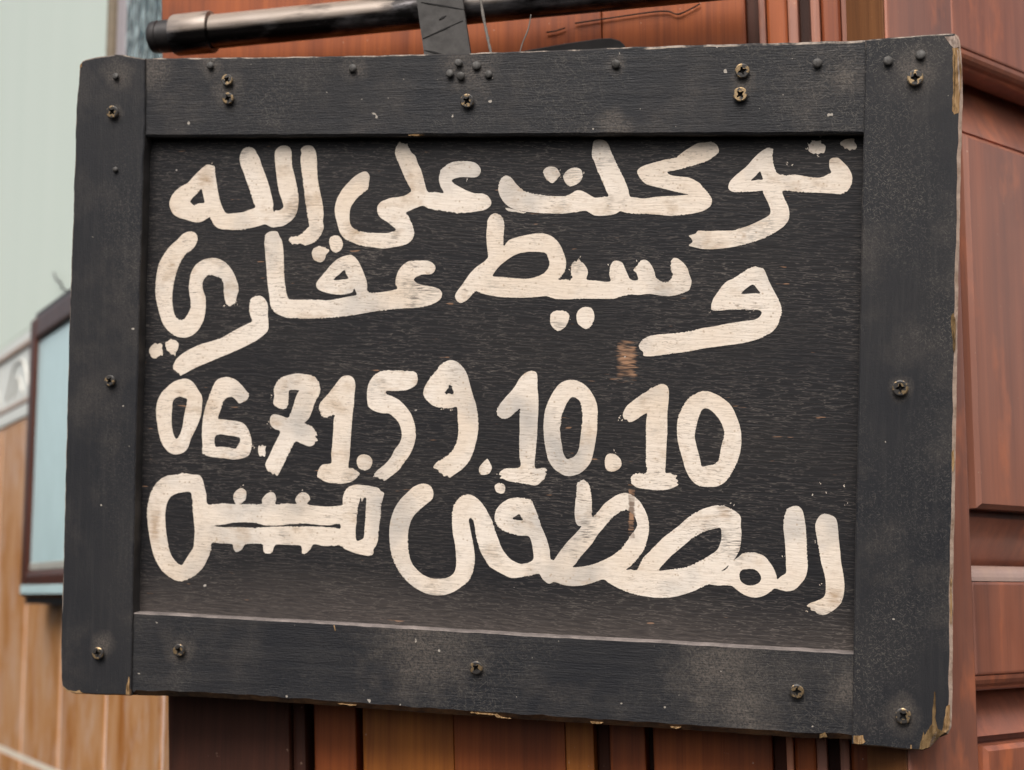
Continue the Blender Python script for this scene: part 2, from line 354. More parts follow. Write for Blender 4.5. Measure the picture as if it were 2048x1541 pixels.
# ------------------------------------------------------------------ mesh helpers
def link(name, me, mats, parent=None, loc=None):
    o = bpy.data.objects.new(name, me); COL.objects.link(o)
    for m in (mats if isinstance(mats, (list, tuple)) else [mats]):
        if m.name not in [x.name for x in me.materials]: me.materials.append(m)
    if parent: o.parent = parent
    if loc is not None: o.location = loc
    return o
def build(name, bm, mats, parent=None, loc=None, smooth=False):
    bmesh.ops.recalc_face_normals(bm, faces=bm.faces[:])
    me = bpy.data.meshes.new(name); bm.to_mesh(me); bm.free()
    if smooth: me.polygons.foreach_set('use_smooth', [True]*len(me.polygons))
    return link(name, me, mats, parent, loc)
def empty(name, loc, rot=(0,0,0), matrix=None):
    o = bpy.data.objects.new(name, None); COL.objects.link(o); o.empty_display_size = 0.05
    if matrix is not None: o.matrix_world = matrix
    else: o.location = loc; o.rotation_euler = rot
    return o
def tag(o, label, cat, group=None):
    o['label'] = label; o['category'] = cat
    if group: o['group'] = group
    return o
def resample(pts, step):
    out = []
    n = len(pts)
    for i in range(n):
        a = Vector(pts[i]); b = Vector(pts[(i+1) % n]); k = max(1, int((b-a).length/step))
        for j in range(k): out.append(a.lerp(b, j/k))
    return out
def catmull(pts, sub):
    n = len(pts); out = []
    P = [Vector(p) for p in pts]
    for i in range(n):
        p0, p1, p2, p3 = P[i-1], P[i], P[(i+1) % n], P[(i+2) % n]
        k = max(2, min(8, int((p2-p1).length/sub)))
        # soften tangents so that close points do not overshoot
        L = (p2-p1).length
        m1 = (p2-p0); m2 = (p3-p1)
        if m1.length > 0: m1 = m1.normalized()*min(m1.length*0.5, L)
        if m2.length > 0: m2 = m2.normalized()*min(m2.length*0.5, L)
        for j in range(k):
            s = j/k; s2 = s*s; s3 = s2*s
            out.append(p1*(2*s3-3*s2+1) + m1*(s3-2*s2+s) + p2*(-2*s3+3*s2) + m2*(s3-s2))
    return out
def area(p): return 0.5*sum(p[i-1][0]*p[i][1]-p[i][0]*p[i-1][1] for i in range(len(p)))
def normals2(p):
    n = len(p); out = []
    for i in range(n):
        d = (p[(i+1) % n]-p[i-1]); d = d.normalized() if d.length > 0 else Vector((1,0))
        out.append(Vector((d.y, -d.x)))          # outward for counter-clockwise loops
    return out
def slab(name, loops, y0, y1, mats, parent):
    "flat outline (x,z loops, first outer, rest holes) with real thickness from y0 (front) to y1"
    bm = bmesh.new(); fl = [v for L in loops for v in L]
    f = [bm.verts.new((v[0], y0, v[1])) for v in fl]
    b = [bm.verts.new((v[0], y1, v[1])) for v in fl]
    for tri in tessellate_polygon([[Vector((v[0], v[1], 0)) for v in L] for L in loops]):
        try: bm.faces.new([f[i] for i in tri])
        except ValueError: pass
    k = 0
    for L in loops:
        n = len(L)
        for i in range(n):
            try: bm.faces.new((f[k+i], f[k+(i+1) % n], b[k+(i+1) % n], b[k+i]))
            except ValueError: pass
        k += n
    return build(name, bm, mats, parent)
def cham_slab(name, pts, y0, y1, mats, parent, cham, jit=0.0002, step=0.004, seed=0.0, slot=None):
    "board with a hand-worn arris: mats = face, side, then arris materials; cham(p, n)->(width, slot)"
    p = [Vector(q) for q in pts]
    if area(p) < 0: p.reverse()
    p = resample(p, step)
    nn = normals2(p)
    p = [q + m*jit*noise.noise(Vector((q.x*130, q.y*130, seed)))*2 for q, m in zip(p, nn)]
    nn = normals2(p); n = len(p)
    w = [cham(q, m) for q, m in zip(p, nn)]
    bm = bmesh.new()
    fr, mid, bk = [], [], []
    for q, m, (cw, s) in zip(p, nn, w):
        cw *= 1.0 + 0.20*noise.noise(Vector((q.x*90, q.y*90, seed+5)))
        i = q - m*cw
        fr.append(bm.verts.new((i.x, y0, i.y))); mid.append(bm.verts.new((q.x, y0+cw*0.8, q.y))); bk.append(bm.verts.new((q.x, y1, q.y)))
    tris = tessellate_polygon([[Vector((v.co.x, v.co.z, 0)) for v in fr]])
    for tri in tris:
        try: bm.faces.new([fr[i] for i in tri])
        except ValueError: pass
    for i in range(n):
        j = (i+1) % n
        f = bm.faces.new((fr[i], fr[j], mid[j], mid[i])); f.material_index = w[i][1]
        f = bm.faces.new((mid[i], mid[j], bk[j], bk[i])); f.material_index = slot(nn[i]) if slot else 1
    try: bm.faces.new(bk)
    except ValueError: pass
    return build(name, bm, mats, parent)
def bevbox(name, x0, x1, y0, y1, z0, z1, mat, parent, bev=0.0015, seg=2, shear=None):
    "box in the parent's frame; y0 is the face towards the viewer; shear(x)->x shift per metre of height"
    bm = bmesh.new()
    vs_ = []
    for x in (x0, x1):
        for y in (y0, y1):
            for z in (z0, z1):
                xx = x + (shear(x)*(z--0.095) if shear else 0)
                vs_.append(bm.verts.new((xx, y, z)))
    for f in ((0,1,3,2),(4,6,7,5),(0,4,5,1),(2,3,7,6),(0,2,6,4),(1,5,7,3)): bm.faces.new([vs_[i] for i in f])
    if bev > 0: bmesh.ops.bevel(bm, geom=bm.edges[:], offset=bev, segments=seg, affect='EDGES', profile=0.6)
    return build(name, bm, mat, parent)
def lathe_y(name, prof, mat, parent, loc, seg=20, smooth=True):
    "profile (r, y) turned about Y, front towards -Y"
    bm = bmesh.new(); rings = []
    for r, y in prof:
        rings.append([bm.verts.new((r*math.cos(2*math.pi*i/seg), y, r*math.sin(2*math.pi*i/seg))) for i in range(seg)] if r > 1e-6 else [bm.verts.new((0, y, 0))])
    for a, b in zip(rings, rings[1:]):
        for i in range(seg):
            j = (i+1) % seg
            if len(a) == 1: bm.faces.new((a[0], b[i], b[j]))
            elif len(b) == 1: bm.faces.new((a[i], a[j], b[0]))
            else: bm.faces.new((a[i], a[j], b[j], b[i]))
    return build(name, bm, mat, parent, loc, smooth)
def tube(name, pts, r, mat, parent=None, seg=8, rvar=0.0):
    bm = bmesh.new(); P = [Vector(p) for p in pts]; rings = []
    for i, p in enumerate(P):
        d = (P[min(i+1, len(P)-1)]-P[max(i-1, 0)]).normalized()
        a = d.cross(Vector((0.3, 0.9, 0.2))).normalized(); b = d.cross(a)
        rr = r*(1+rvar*noise.noise(p*300))
        rings.append([bm.verts.new(p+(a*math.cos(2*math.pi*k/seg)+b*math.sin(2*math.pi*k/seg))*rr) for k in range(seg)])
    for A, B in zip(rings, rings[1:]):
        for k in range(seg): bm.faces.new((A[k], A[(k+1) % seg], B[(k+1) % seg], B[k]))
    bm.faces.new(rings[0]); bm.faces.new(rings[-1])
    return build(name, bm, mat, parent, None, True)
def bez(pts, n=24):
    P = [Vector(p) for p in pts]; out = []
    m = len(P)
    for i in range(m-1):
        p0, p1, p2, p3 = P[max(i-1,0)], P[i], P[i+1], P[min(i+2,m-1)]
        for j in range(n//(m-1)):
            s = j/(n//(m-1))
            out.append(0.5*((2*p1)+(p2-p0)*s+(2*p0-5*p1+4*p2-p3)*s*s+(3*p1-p0-3*p2+p3)*s**3))
    out.append(P[-1]); return out

# ------------------------------------------------------------------ tiled wall behind, at the side of the door
WALL = empty('tiled_wall', (-0.29063, 1.25, 0.0), (0, 0, -1.082104))
tag(WALL, 'pale mint plastered wall with wood-look brown tiles and a white border band', 'wall')
# measured along the wall away from the door (local -X), y into the wall, z = height
def wb(nm, x0, x1, y0, y1, z0, z1, mat, parent, bev=0.0015, seg=2): return bevbox(nm, -x1, -x0, y0, y1, z0, z1, mat, parent, bev, seg)
def wbez(pts, n=24): return bez([(-p[0], p[1], p[2]) for p in pts], n)
wb('backing', -0.13, 1.6, 0.0010, 0.10, 0.9, 1.775, M['grout'], WALL, 0)
wb('plaster', 0.1537, 1.6, 0.0, 0.10, 1.7757, 2.75, M['plaster'], WALL, 0.003)
wb('plaster', -0.13, 0.1537-0.0006, 0.0, 0.10, 1.7757, 1.84, M['plaster'], WALL, 0.002)
TW = 0.1665
tile_me = None
for row, (z0, z1) in enumerate(((1.3440, 1.6835), (0.999, 1.3380))):
    for i in range(-1, 10):
        x0 = -0.081 + i*TW + 0.0042; x1 = -0.081 + (i+1)*TW - 0.0042
        if x0 < -0.13: x0 = -0.1295
        wb('tile', x0, x1, 0.0, 0.0055, z0, z1, M['tile'], WALL, 0.0012, 1)
wb('tile_joint', -0.13, 1.6, 0.0004, 0.0059, 1.3383, 1.3437, M['joint'], WALL, 0)
# border band: trim, pencil lines and a tile with a raised scroll
wb('border_trim', -0.13, 1.6, -0.002, 0.0055, 1.6842, 1.6985, M['border'], WALL, 0.002)
wb('pencil_trim', -0.13, 1.6, -0.003, 0.0055, 1.6990, 1.7035, M['pencil'], WALL, 0.001)
wb('pencil_trim', -0.13, 1.6, -0.003, 0.0055, 1.7590, 1.7640, M['pencil'], WALL, 0.001)
wb('border_trim', -0.13, 1.6, -0.001, 0.0055, 1.7645, 1.7752, M['border'], WALL, 0.001)
for i in range(-1, 10):
    x0 = -0.081 + i*TW + 0.001; x1 = x0 + TW - 0.002
    x0 = max(x0, -0.1295)
    bt = wb('border_tile', x0, x1, 0.0, 0.0055, 1.7040, 1.7585, M['border'], WALL, 0.001, 1)
    c = -0.081 + (i+0.5)*TW
    if i >= 0:
        tube('scroll', wbez([(c-0.06, -0.001, 1.712), (c-0.03, -0.001, 1.742), (c, -0.001, 1.748), (c+0.03, -0.001, 1.742), (c+0.06, -0.001, 1.712)]), 0.0011, M['relief'], bt, 6)
        tube('scroll', wbez([(c-0.025, -0.001, 1.712), (c, -0.001, 1.731), (c+0.025, -0.001, 1.712)], 12), 0.0011, M['relief'], bt, 6)

# side window with rippled glass, set in the wall above the tiles
WIN = empty('side_window', (-0.29063, 1.25, 0.0), (0, 0, -1.082104))
tag(WIN, 'narrow window of rippled blue-green glass between mint wall and wooden door', 'window')
wb('window_frame', 0.112, 0.1425, 0.004, 0.06, 1.842, 2.6, M['lilac'], WIN, 0.002)
wb('glazing_bead', 0.1430, 0.1537-0.0008, -0.003, 0.05, 1.842, 2.6, M['olive'], WIN, 0.004)
wb('glass_pane', -0.128, 0.1115, 0.0050, 0.011, 1.842, 2.6, M['glass'], WIN, 0)

# framed sheet on the wall
FR = empty('picture_frame', (-0.29063, 1.25, 0.0), (0, 0, -1.082104))
tag(FR, 'mahogany frame with pale blue sheet hanging on the wall tiles', 'picture frame')
fx0, fx1, fz0, fz1, bw = 0.0326, 0.3025, 1.4984, 1.7604, 0.024
for nm, a in (('side_bar', (fx1-bw, fx1, fz0, fz1)), ('side_bar', (fx0, fx0+bw, fz0, fz1)),
              ('top_bar', (fx0+bw+.0003, fx1-bw-.0003, fz1-bw, fz1)), ('bottom_bar', (fx0+bw+.0003, fx1-bw-.0003, fz0, fz0+bw))):
    b_ = wb(nm, a[0], a[1], -0.030, -0.006, a[2], a[3], M['mahog'], FR, 0.005, 3)
wb('black_rebate', fx0-0.004, fx1+0.0045, -0.0235, -0.0035, fz0-0.006, fz1+0.007, M['fblack'], FR, 0.0)
wb('slip', fx0+bw+0.0002, fx1-bw-0.0002, -0.0265, -0.0237, fz0+bw+0.0002, fz0+bw+0.007, M['gilt'], FR, 0.001)
wb('sheet', fx0+bw+0.0004, fx1-bw-0.0004, -0.0255, -0.0238, fz0+bw+0.0072, fz1-bw-0.0004, M['paper'], FR, 0)
wb('lower_slip', fx0+0.002, fx1-0.009, -0.0312, -0.0296, fz0+0.003, fz0+0.011, M['paper'], FR, 0.0004)
HK = tag(tube('wall_hook', wbez([(0.32781, -0.004, 1.81304), (0.27702, -0.012, 1.7964), (0.24958, -0.014, 1.78855), (0.24728, -0.012, 1.78266), (0.23293, -0.01, 1.77805)], 24), 0.0010, M['fblack'], None, 6),
         'thin dark wire hook curling above the mahogany frame', 'hook')
HK.location = (-0.29063, 1.25, 0.0); HK.rotation_euler = (0, 0, -1.082104)

# ------------------------------------------------------------------ planked door behind the sign
DOOR = empty('plank_door', (0.01038, 1.00434, 1.5), (0, 0, -0.233874))
tag(DOOR, 'red-brown varnished wooden door of vertical planks and beads behind the sign', 'door')
sh = lambda x: -0.0145 - (0.18-x)*0.066
ZL, ZM, ZT = -0.45, 0.12, 0.85      # heights relative to the eye level of the door frame
def plank(nm, x0, x1, y0, z0, z1, mat, bev=0.0015): return bevbox(nm, x0, x1, y0, 0.0195, z0, z1, mat, DOOR, bev, 2, sh)
bevbox('back_board', -0.238, 0.214, 0.020, 0.034, ZL, ZT, M['door_dk'], DOOR, 0, 1, sh)
# lower half
plank('stile', -0.2397, -0.1555, -0.002, ZL, ZM, M['door_dk'], 0.003)
plank('bead', -0.1552, -0.1462, 0.002, ZL, ZM, M['door_dk'], 0.003)
plank('plank', -0.1412, -0.1131, 0.004, ZL, ZM, M['door'])
plank('plank', -0.1080, -0.0480, 0.001, ZL, ZM, M['door_or'], 0.0025)
plank('plank', -0.0478, 0.0226, 0.001, ZL, ZM, M['door'], 0.0006)
plank('plank', 0.0230, 0.0404, 0.001, ZL, ZM, M['door_or'], 0.0008)
plank('bead', 0.0410, 0.0494, 0.010, ZL, ZM, M['door_dk'])
plank('plank', 0.0501, 0.0720, 0.002, ZL, ZM, M['door'])
plank('plank', 0.0768, 0.1483, 0.001, ZL, ZM, M['door'], 0.002)
# lock rail hidden by the sign, upper panels
plank('lock_rail', -0.2397, 0.1484, -0.004, ZM+0.0005, ZM+0.06, M['door'])
plank('panel', -0.2400, 0.0585, 0.002, ZM+0.061, ZT, M['door'], 0.001)
plank('panel', 0.0590, 0.1484, 0.002, ZM+0.061, ZT, M['door'], 0.001)
# run of mouldings towards the second leaf
for x0, x1, y0, mt, bv in ((0.1486, 0.1566, 0.008, 'door_dk', 0.0008), (0.1568, 0.1609, -0.006, 'bead', 0.0012), (0.1611, 0.1741, 0.000, 'door', 0.002),
                       (0.1743, 0.1804, -0.005, 'bead', 0.0015), (0.1806, 0.1874, 0.014, 'door_dk', 0.0005), (0.1876, 0.1934, -0.004, 'bead', 0.0022),
                       (0.1936, 0.2058, 0.002, 'door', 0.002), (0.2060, 0.2120, -0.005, 'bead', 0.0015)):
    plank('moulding', x0, x1, y0, ZL, ZT, M[mt], bv)

# ------------------------------------------------------------------ second door leaf, panelled, standing ajar
LEAF = empty('panelled_door_leaf', (0.22495, 0.92444, 1.5), (0, 0, 0.733038))
tag(LEAF, 'dusty reddish door leaf with raised panels, standing ajar beside the plank door', 'door')
E = 1.5
def lb(nm, x0, x1, y0, y1, z0, z1, bev=0.0025, mat='leaf'): return bevbox(nm, x0, x1, y0, y1, z0-E, z1-E, M[mat], LEAF, bev, 3)
lb('stile', 0.0, 0.0712, 0.0, 0.028, 1.05, 2.35, 0.002)
lb('edge_lipping', -0.0018, -0.0002, 0.0012, 0.0278, 1.05, 2.35, 0.0004, 'lipping')
lb('stile', 0.415, 0.49, 0.0, 0.028, 1.05, 2.35, 0.002)
lb('rail', 0.0714, 0.4148, 0.0, 0.040, 1.8445, 2.35, 0.002)
lb('rail', 0.0714, 0.4148, 0.0, 0.040, 1.4522, 1.5085, 0.002)
lb('rail', 0.0714, 0.4148, 0.0, 0.028, 1.05, 1.11, 0.002)
def ovolo(z, down, nm='moulding'):
    "small ovolo along the opening edge: z = arris on the rail, down = -1 below the rail, +1 above it"
    bm = bmesh.new(); prof = [(0.0005, 0)] + [(0.0005+0.0095*(1-math.cos(t)), 0.0095*math.sin(t)) for t in [k*math.pi/2/6 for k in range(1, 7)]] + [(0.0225, 0.0095), (0.0225, 0.0)]
    A = [bm.verts.new((0.0714, y, z-E+down*h)) for y, h in prof]; B = [bm.verts.new((0.4148, y, z-E+down*h)) for y, h in prof]
    n = len(prof)
    for i in range(n): bm.faces.new((A[i], A[(i+1) % n], B[(i+1) % n], B[i]))
    bm.faces.new(A); bm.faces.new(B)
    return build(nm, bm, M['leaf_dust' if down > 0 else 'leaf'], LEAF)
ovolo(1.8443, -1); ovolo(1.5087, 1); ovolo(1.4520, -1); ovolo(1.1102, 1)
def fielded(x0, x1, z0, z1, bl, bt, bb, nm='raised_panel'):
    "raised panel: flat field, small step, sloping bevels to a thin tongue"
    bm = bmesh.new()
    def ring(l, t, b, y): return [bm.verts.new(v) for v in ((x0+l, y, z0+b-E), (x1-l, y, z0+b-E), (x1-l, y, z1-t-E), (x0+l, y, z1-t-E))]
    back = ring(0, 0, 0, 0.0430); r0 = ring(0, 0, 0, 0.0330); r1 = ring(bl-0.0045, bt-0.0045, bb-0.0045, 0.0110); r1b = ring(bl-0.0036, bt-0.0036, bb-0.0036, 0.0210); r1c = ring(bl, bt, bb, 0.0210); r2 = ring(bl+0.0006, bt+0.0006, bb+0.0006, 0.0045); r3 = ring(bl+0.0035, bt+0.0035, bb+0.0035, 0.0022)
    for a, b in ((back, r0), (r0, r1), (r1, r1b), (r1b, r1c), (r1c, r2), (r2, r3)):
        for i in range(4): bm.faces.new((a[i], a[(i+1) % 4], b[(i+1) % 4], b[i]))
    bm.faces.new(r3); bm.faces.new(back)
    return build(nm, bm, M['leaf'], LEAF)
fielded(0.0600, 0.4262, 1.5092, 1.8440, 0.0246, 0.0527, 0.0435)
fielded(0.0600, 0.4262, 1.1110, 1.4515, 0.0216, 0.0410, 0.0435)

# ------------------------------------------------------------------ iron bar across the door
BAR = empty('iron_bar', (-0.24179, 1.03358, 1.87089), (0, -0.011, -0.233874))
tag(BAR, 'dark steel bar with a collared end fixed across the top of the door', 'bar')
def lathe_x(nm, prof, mat, seg=40):
    bm = bmesh.new(); rings = []
    for x, r in prof: rings.append([bm.verts.new((x, r*math.cos(2*math.pi*i/seg), r*math.sin(2*math.pi*i/seg))) for i in range(seg)])
    for a, b in zip(rings, rings[1:]):
        for i in range(seg): bm.faces.new((a[i], a[(i+1) % seg], b[(i+1) % seg], b[i]))
    bm.faces.new(rings[0]); bm.faces.new(rings[-1])
    o = build(nm, bm, mat, BAR, None, True)
    m = o.modifiers.new('e', 'EDGE_SPLIT'); m.split_angle = math.radians(40)
    return o
lathe_x('rod', [(0.045, 0.0113), (0.40, 0.0113)], M['pipe'])
lathe_x('collar', [(0.0165, 0.0108), (0.0170, 0.0130), (0.0185, 0.0137), (0.043, 0.0140), (0.0440, 0.0136), (0.0442, 0.0116)], M['collar'])
lathe_x('end_cap', [(0.0, 0.0088), (0.0010, 0.0102), (0.003, 0.0108), (0.0060, 0.0108), (0.0064, 0.0101), (0.0082, 0.0101), (0.0086, 0.0109), (0.0164, 0.0109)], M['iron'])

# strap that carries the sign over the bar
SP = [((-0.06344, 0.97515, 1.89486), (-0.03408, 0.96816, 1.89203)), ((-0.06272, 0.97498, 1.88981), (-0.03335, 0.96799, 1.88701)), ((-0.06131, 0.97113, 1.88001), (-0.03203, 0.96431, 1.87734)), ((-0.0602, 0.96822, 1.8723), (-0.03099, 0.96154, 1.86974)), ((-0.05883, 0.96481, 1.86282), (-0.0297, 0.95831, 1.86038)), ((-0.05749, 0.96164, 1.85351), (-0.02843, 0.95531, 1.85118)), ((-0.05591, 0.95817, 1.84254), (-0.02692, 0.95204, 1.84035)), ((-0.05436, 0.95505, 1.83179), (-0.02544, 0.94912, 1.82973)), ((-0.05285, 0.95228, 1.82124), (-0.02398, 0.94654, 1.8193)), ((-0.05111, 0.95328, 1.80882), (-0.02216, 0.94752, 1.80696))]
bm = bmesh.new(); fr, bk = [], []
NB = Vector((-0.23175, -0.97278, 0.0))
for (a, b) in SP:
    a = Vector(a); b = Vector(b); k = 6
    row = [a.lerp(b, i/k) for i in range(k+1)]
    for i, q in enumerate(row):
        q += NB*0.0006*noise.noise(q*120)
    fr.append([bm.verts.new(q) for q in row]); bk.append([bm.verts.new(q-NB*0.0028) for q in row])
for S_, T_ in ((fr, 0), (bk, 1)):
    for r0, r1 in zip(S_, S_[1:]):
        for i in range(len(r0)-1): bm.faces.new((r0[i], r0[i+1], r1[i+1], r1[i]))
for e in (0, -1):
    for r0, r1, s0, s1 in zip(fr, fr[1:], bk, bk[1:]): bm.faces.new((r0[e], r1[e], s1[e], s0[e]))
    for i in range(6): bm.faces.new((fr[e][i], fr[e][i+1], bk[e][i+1], bk[e][i]))
strap = tag(build('hanging_strap', bm, M['strap']), 'grey scuffed rubber strap hanging from the bar behind the sign', 'strap')
for i, (a, b, w) in enumerate([((-0.05548, 0.95766, 1.84321), (-0.0306, 0.95602, 1.85424), 0.0009), ((-0.05741, 0.96633, 1.87016), (-0.02945, 0.95821, 1.86218), 0.001), ((-0.05435, 0.95524, 1.83495), (-0.04211, 0.95192, 1.8309), 0.0012), ((-0.04569, 0.95955, 1.8562), (-0.04102, 0.95942, 1.85874), 0.0016)]):
    a = Vector(a); b = Vector(b); d = (b-a).normalized(); pz = d.cross(NB).normalized()*w*0.5
    bm = bmesh.new()
    A = [bm.verts.new(v) for v in (a, (a+b)/2+pz, b, (a+b)/2-pz)]; B = [bm.verts.new(v.co-NB*0.0012) for v in A]
    bm.faces.new(A); bm.faces.new(B)
    for k in range(4): bm.faces.new((A[k], A[(k+1) % 4], B[(k+1) % 4], B[k]))
    build('cut_mark', bm, M['gash'], strap)
for nm, pts, r, mt, lab in [('thread', [(-0.02043, 0.95, 1.87336), (-0.0179, 0.9494, 1.85542), (-0.0154, 0.9488, 1.84239), (-0.01104, 0.94776, 1.82131)], 0.0009, 'thread', 'pale frayed string hanging beside the grey strap'), ('thread', [(0.0117, 0.94748, 1.85471), (0.00985, 0.94793, 1.84527), (0.00615, 0.94881, 1.836), (0.00307, 0.94954, 1.8235)], 0.0004, 'thread', 'thin short thread hanging over the sign, right of the frayed string'), ('thread', [(0.04081, 0.99709, 1.86755), (0.06635, 0.99101, 1.86932), (0.08846, 0.98574, 1.87069), (0.09943, 0.98313, 1.87038), (0.10563, 0.98165, 1.86783), (0.11282, 0.97993, 1.87017), (0.11969, 0.9783, 1.87353)], 0.0005, 'thread_shade', 'long wavy dark thread standing for a string shadow on the orange door panel'), ('thread', [(0.02243, 1.00147, 1.86308), (0.02857, 1.00001, 1.86356), (0.03437, 0.99862, 1.86508)], 0.0005, 'thread_shade', 'short dark thread standing for a shadow on the door above the hasp plate')]:  # the dark threads stand for the wavy string shadow on the door
    tag(tube(nm, bez(pts, 24), r, M[mt], None, 6, 0.35), lab, 'thread')
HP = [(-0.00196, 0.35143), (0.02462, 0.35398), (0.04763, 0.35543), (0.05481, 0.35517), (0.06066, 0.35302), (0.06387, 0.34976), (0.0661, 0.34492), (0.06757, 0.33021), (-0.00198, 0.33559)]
shade = empty('shade_plate', (0.01038, 1.00434, 1.5), (0, 0, -0.233874))  # flat dark plate stands for a shadow lying on the door
tag(shade, 'flat black rounded plate standing for a shadow on the door, peeping over the sign', 'shade')
cham_slab('shade_plate_body', HP, -0.0016, 0.0018, [M['iron'], M['iron']], shade, lambda p, n: (0.0005, 1), 0.0, 0.003)  # iron material serves here as the dark colour of the shadow

# ------------------------------------------------------------------ the sign
MS = Matrix([[0.9794079, 0.2006361, 0.0224777, 0.0], [-0.1968899, 0.9738352, -0.1134869, 0.9576218], [-0.0446591, 0.1067244, 0.9932852, 1.4276268], [0.0, 0.0, 0.0, 1.0]])
SIGN = empty('sign_board', None, matrix=MS)
tag(SIGN, 'black framed wooden sign hand-painted with cream Arabic words, phone number and key', 'sign')
PD = 0.0105                       # depth of the lettered panel behind the frame front
def ch_stile(right):
    def f(p, n):
        if right and n.x > 0.6: return (0.0021 if p.y < 0.37 else 0.0030, 3)
        if n.y > 0.5: return (0.0008, 2)
        if n.y < -0.5: return (0.0008, 4)
        return (0.0007, 2 if n.x < -0.5 and not right else 0)
    return f
def ch_rail(top):
    def f(p, n):
        if n.y > 0.5: return ((0.0016 if p.x > 0.07 else 0.0009), 2) if top else (0.0008, 3)
        if n.y < -0.5: return (0.0014, 0) if top else (0.0036, 4)
        return (0.0003, 0)
    return f
EM = [M['side'], M['edge'], M['edge_pale'], M['edge_brown']]
left = cham_slab('stile', [(-0.28584, 0.39281), (-0.28455, 0.39499), (-0.28186, 0.39587), (-0.27244, 0.39723), (-0.2617, 0.39855), (-0.25295, 0.39741), (-0.2422, 0.39529), (-0.24137, 0.35409), (-0.24175, 0.33228), (-0.24181, 0.26381), (-0.24153, 0.19551), (-0.24152, 0.13665), (-0.24107, 0.06249), (-0.2403, 0.00025), (-0.26092, -0.00032), (-0.27768, -0.00066), (-0.28345, 0.00056), (-0.28658, 0.00381), (-0.28741, 0.00905), (-0.28792, 0.02613), (-0.28807, 0.08844), (-0.28834, 0.16651), (-0.28828, 0.2448), (-0.28775, 0.30758), (-0.28771, 0.36419)], 0.0, 0.024, [M['stile_l']] + EM, SIGN, ch_stile(False), 0.00022, 0.004, 1.0)
left['label'] = 'dark scuffed upright without bare corners'
right = cham_slab('stile', [(0.19561, 0.39598), (0.19948, 0.39646), (0.21462, 0.3975), (0.23646, 0.39864), (0.2446, 0.39871), (0.2468, 0.39725), (0.24767, 0.39385), (0.24828, 0.38933), (0.24902, 0.37806), (0.24958, 0.36119), (0.24924, 0.33311), (0.24918, 0.30506), (0.24887, 0.26023), (0.249, 0.22107), (0.24915, 0.16524), (0.24903, 0.10951), (0.24921, 0.06781), (0.24965, 0.02619), (0.24938, 0.01092), (0.24757, 0.00665), (0.24329, 0.00472), (0.24091, 0.00207), (0.238, -0.00145), (0.23425, -0.00308), (0.22856, -0.00317), (0.21904, -0.00294), (0.19546, -0.00193), (0.19534, 0.07925), (0.19541, 0.13559), (0.19554, 0.20335), (0.19558, 0.27695), (0.19556, 0.35359)], 0.0, 0.024, [M['stile']] + EM, SIGN, ch_stile(True), 0.00016, 0.004, 2.0)
right['label'] = 'scratched upright with bare splintered corners'
EMB = [M['side'], M['edge'], M['ledge'], M['edge_brown']]
toprail = cham_slab('rail', [(-0.24404, 0.39605), (-0.20656, 0.39551), (-0.10976, 0.39454), (-0.03197, 0.39456), (0.0135, 0.39499), (0.08737, 0.39617), (0.19812, 0.39663), (0.19771, 0.34308), (0.13165, 0.34365), (-0.01557, 0.34496), (-0.14033, 0.34595), (-0.24365, 0.34695)], 0.0018, 0.0235, [M['rail']] + EM, SIGN, ch_rail(True), 0.0002, 0.004, 3.0)
botrail = cham_slab('rail', [(-0.24125, 0.05116), (-0.23562, 0.05142), (-0.18084, 0.05125), (-0.10108, 0.05085), (0.0063, 0.0499), (0.10033, 0.0497), (0.1984, 0.04907), (0.19847, 0.00015), (0.16658, -0.00101), (0.10997, -0.00056), (0.05194, -0.00038), (-0.00759, -0.0002), (-0.05325, 1e-05), (-0.13138, 0.00108), (-0.19574, 0.00128), (-0.24179, -0.00014)], 0.0018, 0.0235, [M['rail']] + EMB, SIGN, ch_rail(False), 0.00014, 0.004, 4.0, slot=lambda n: 3 if n.y > 0.5 else 1)
panel = cham_slab('panel', [(-0.25271, 0.35931), (0.20045, 0.35405), (0.20336, 0.04156), (-0.24865, 0.03917)], PD, 0.020, [M['panel'], M['side']], SIGN, lambda p, n: (0.0002, 1), 0.0, 0.02)

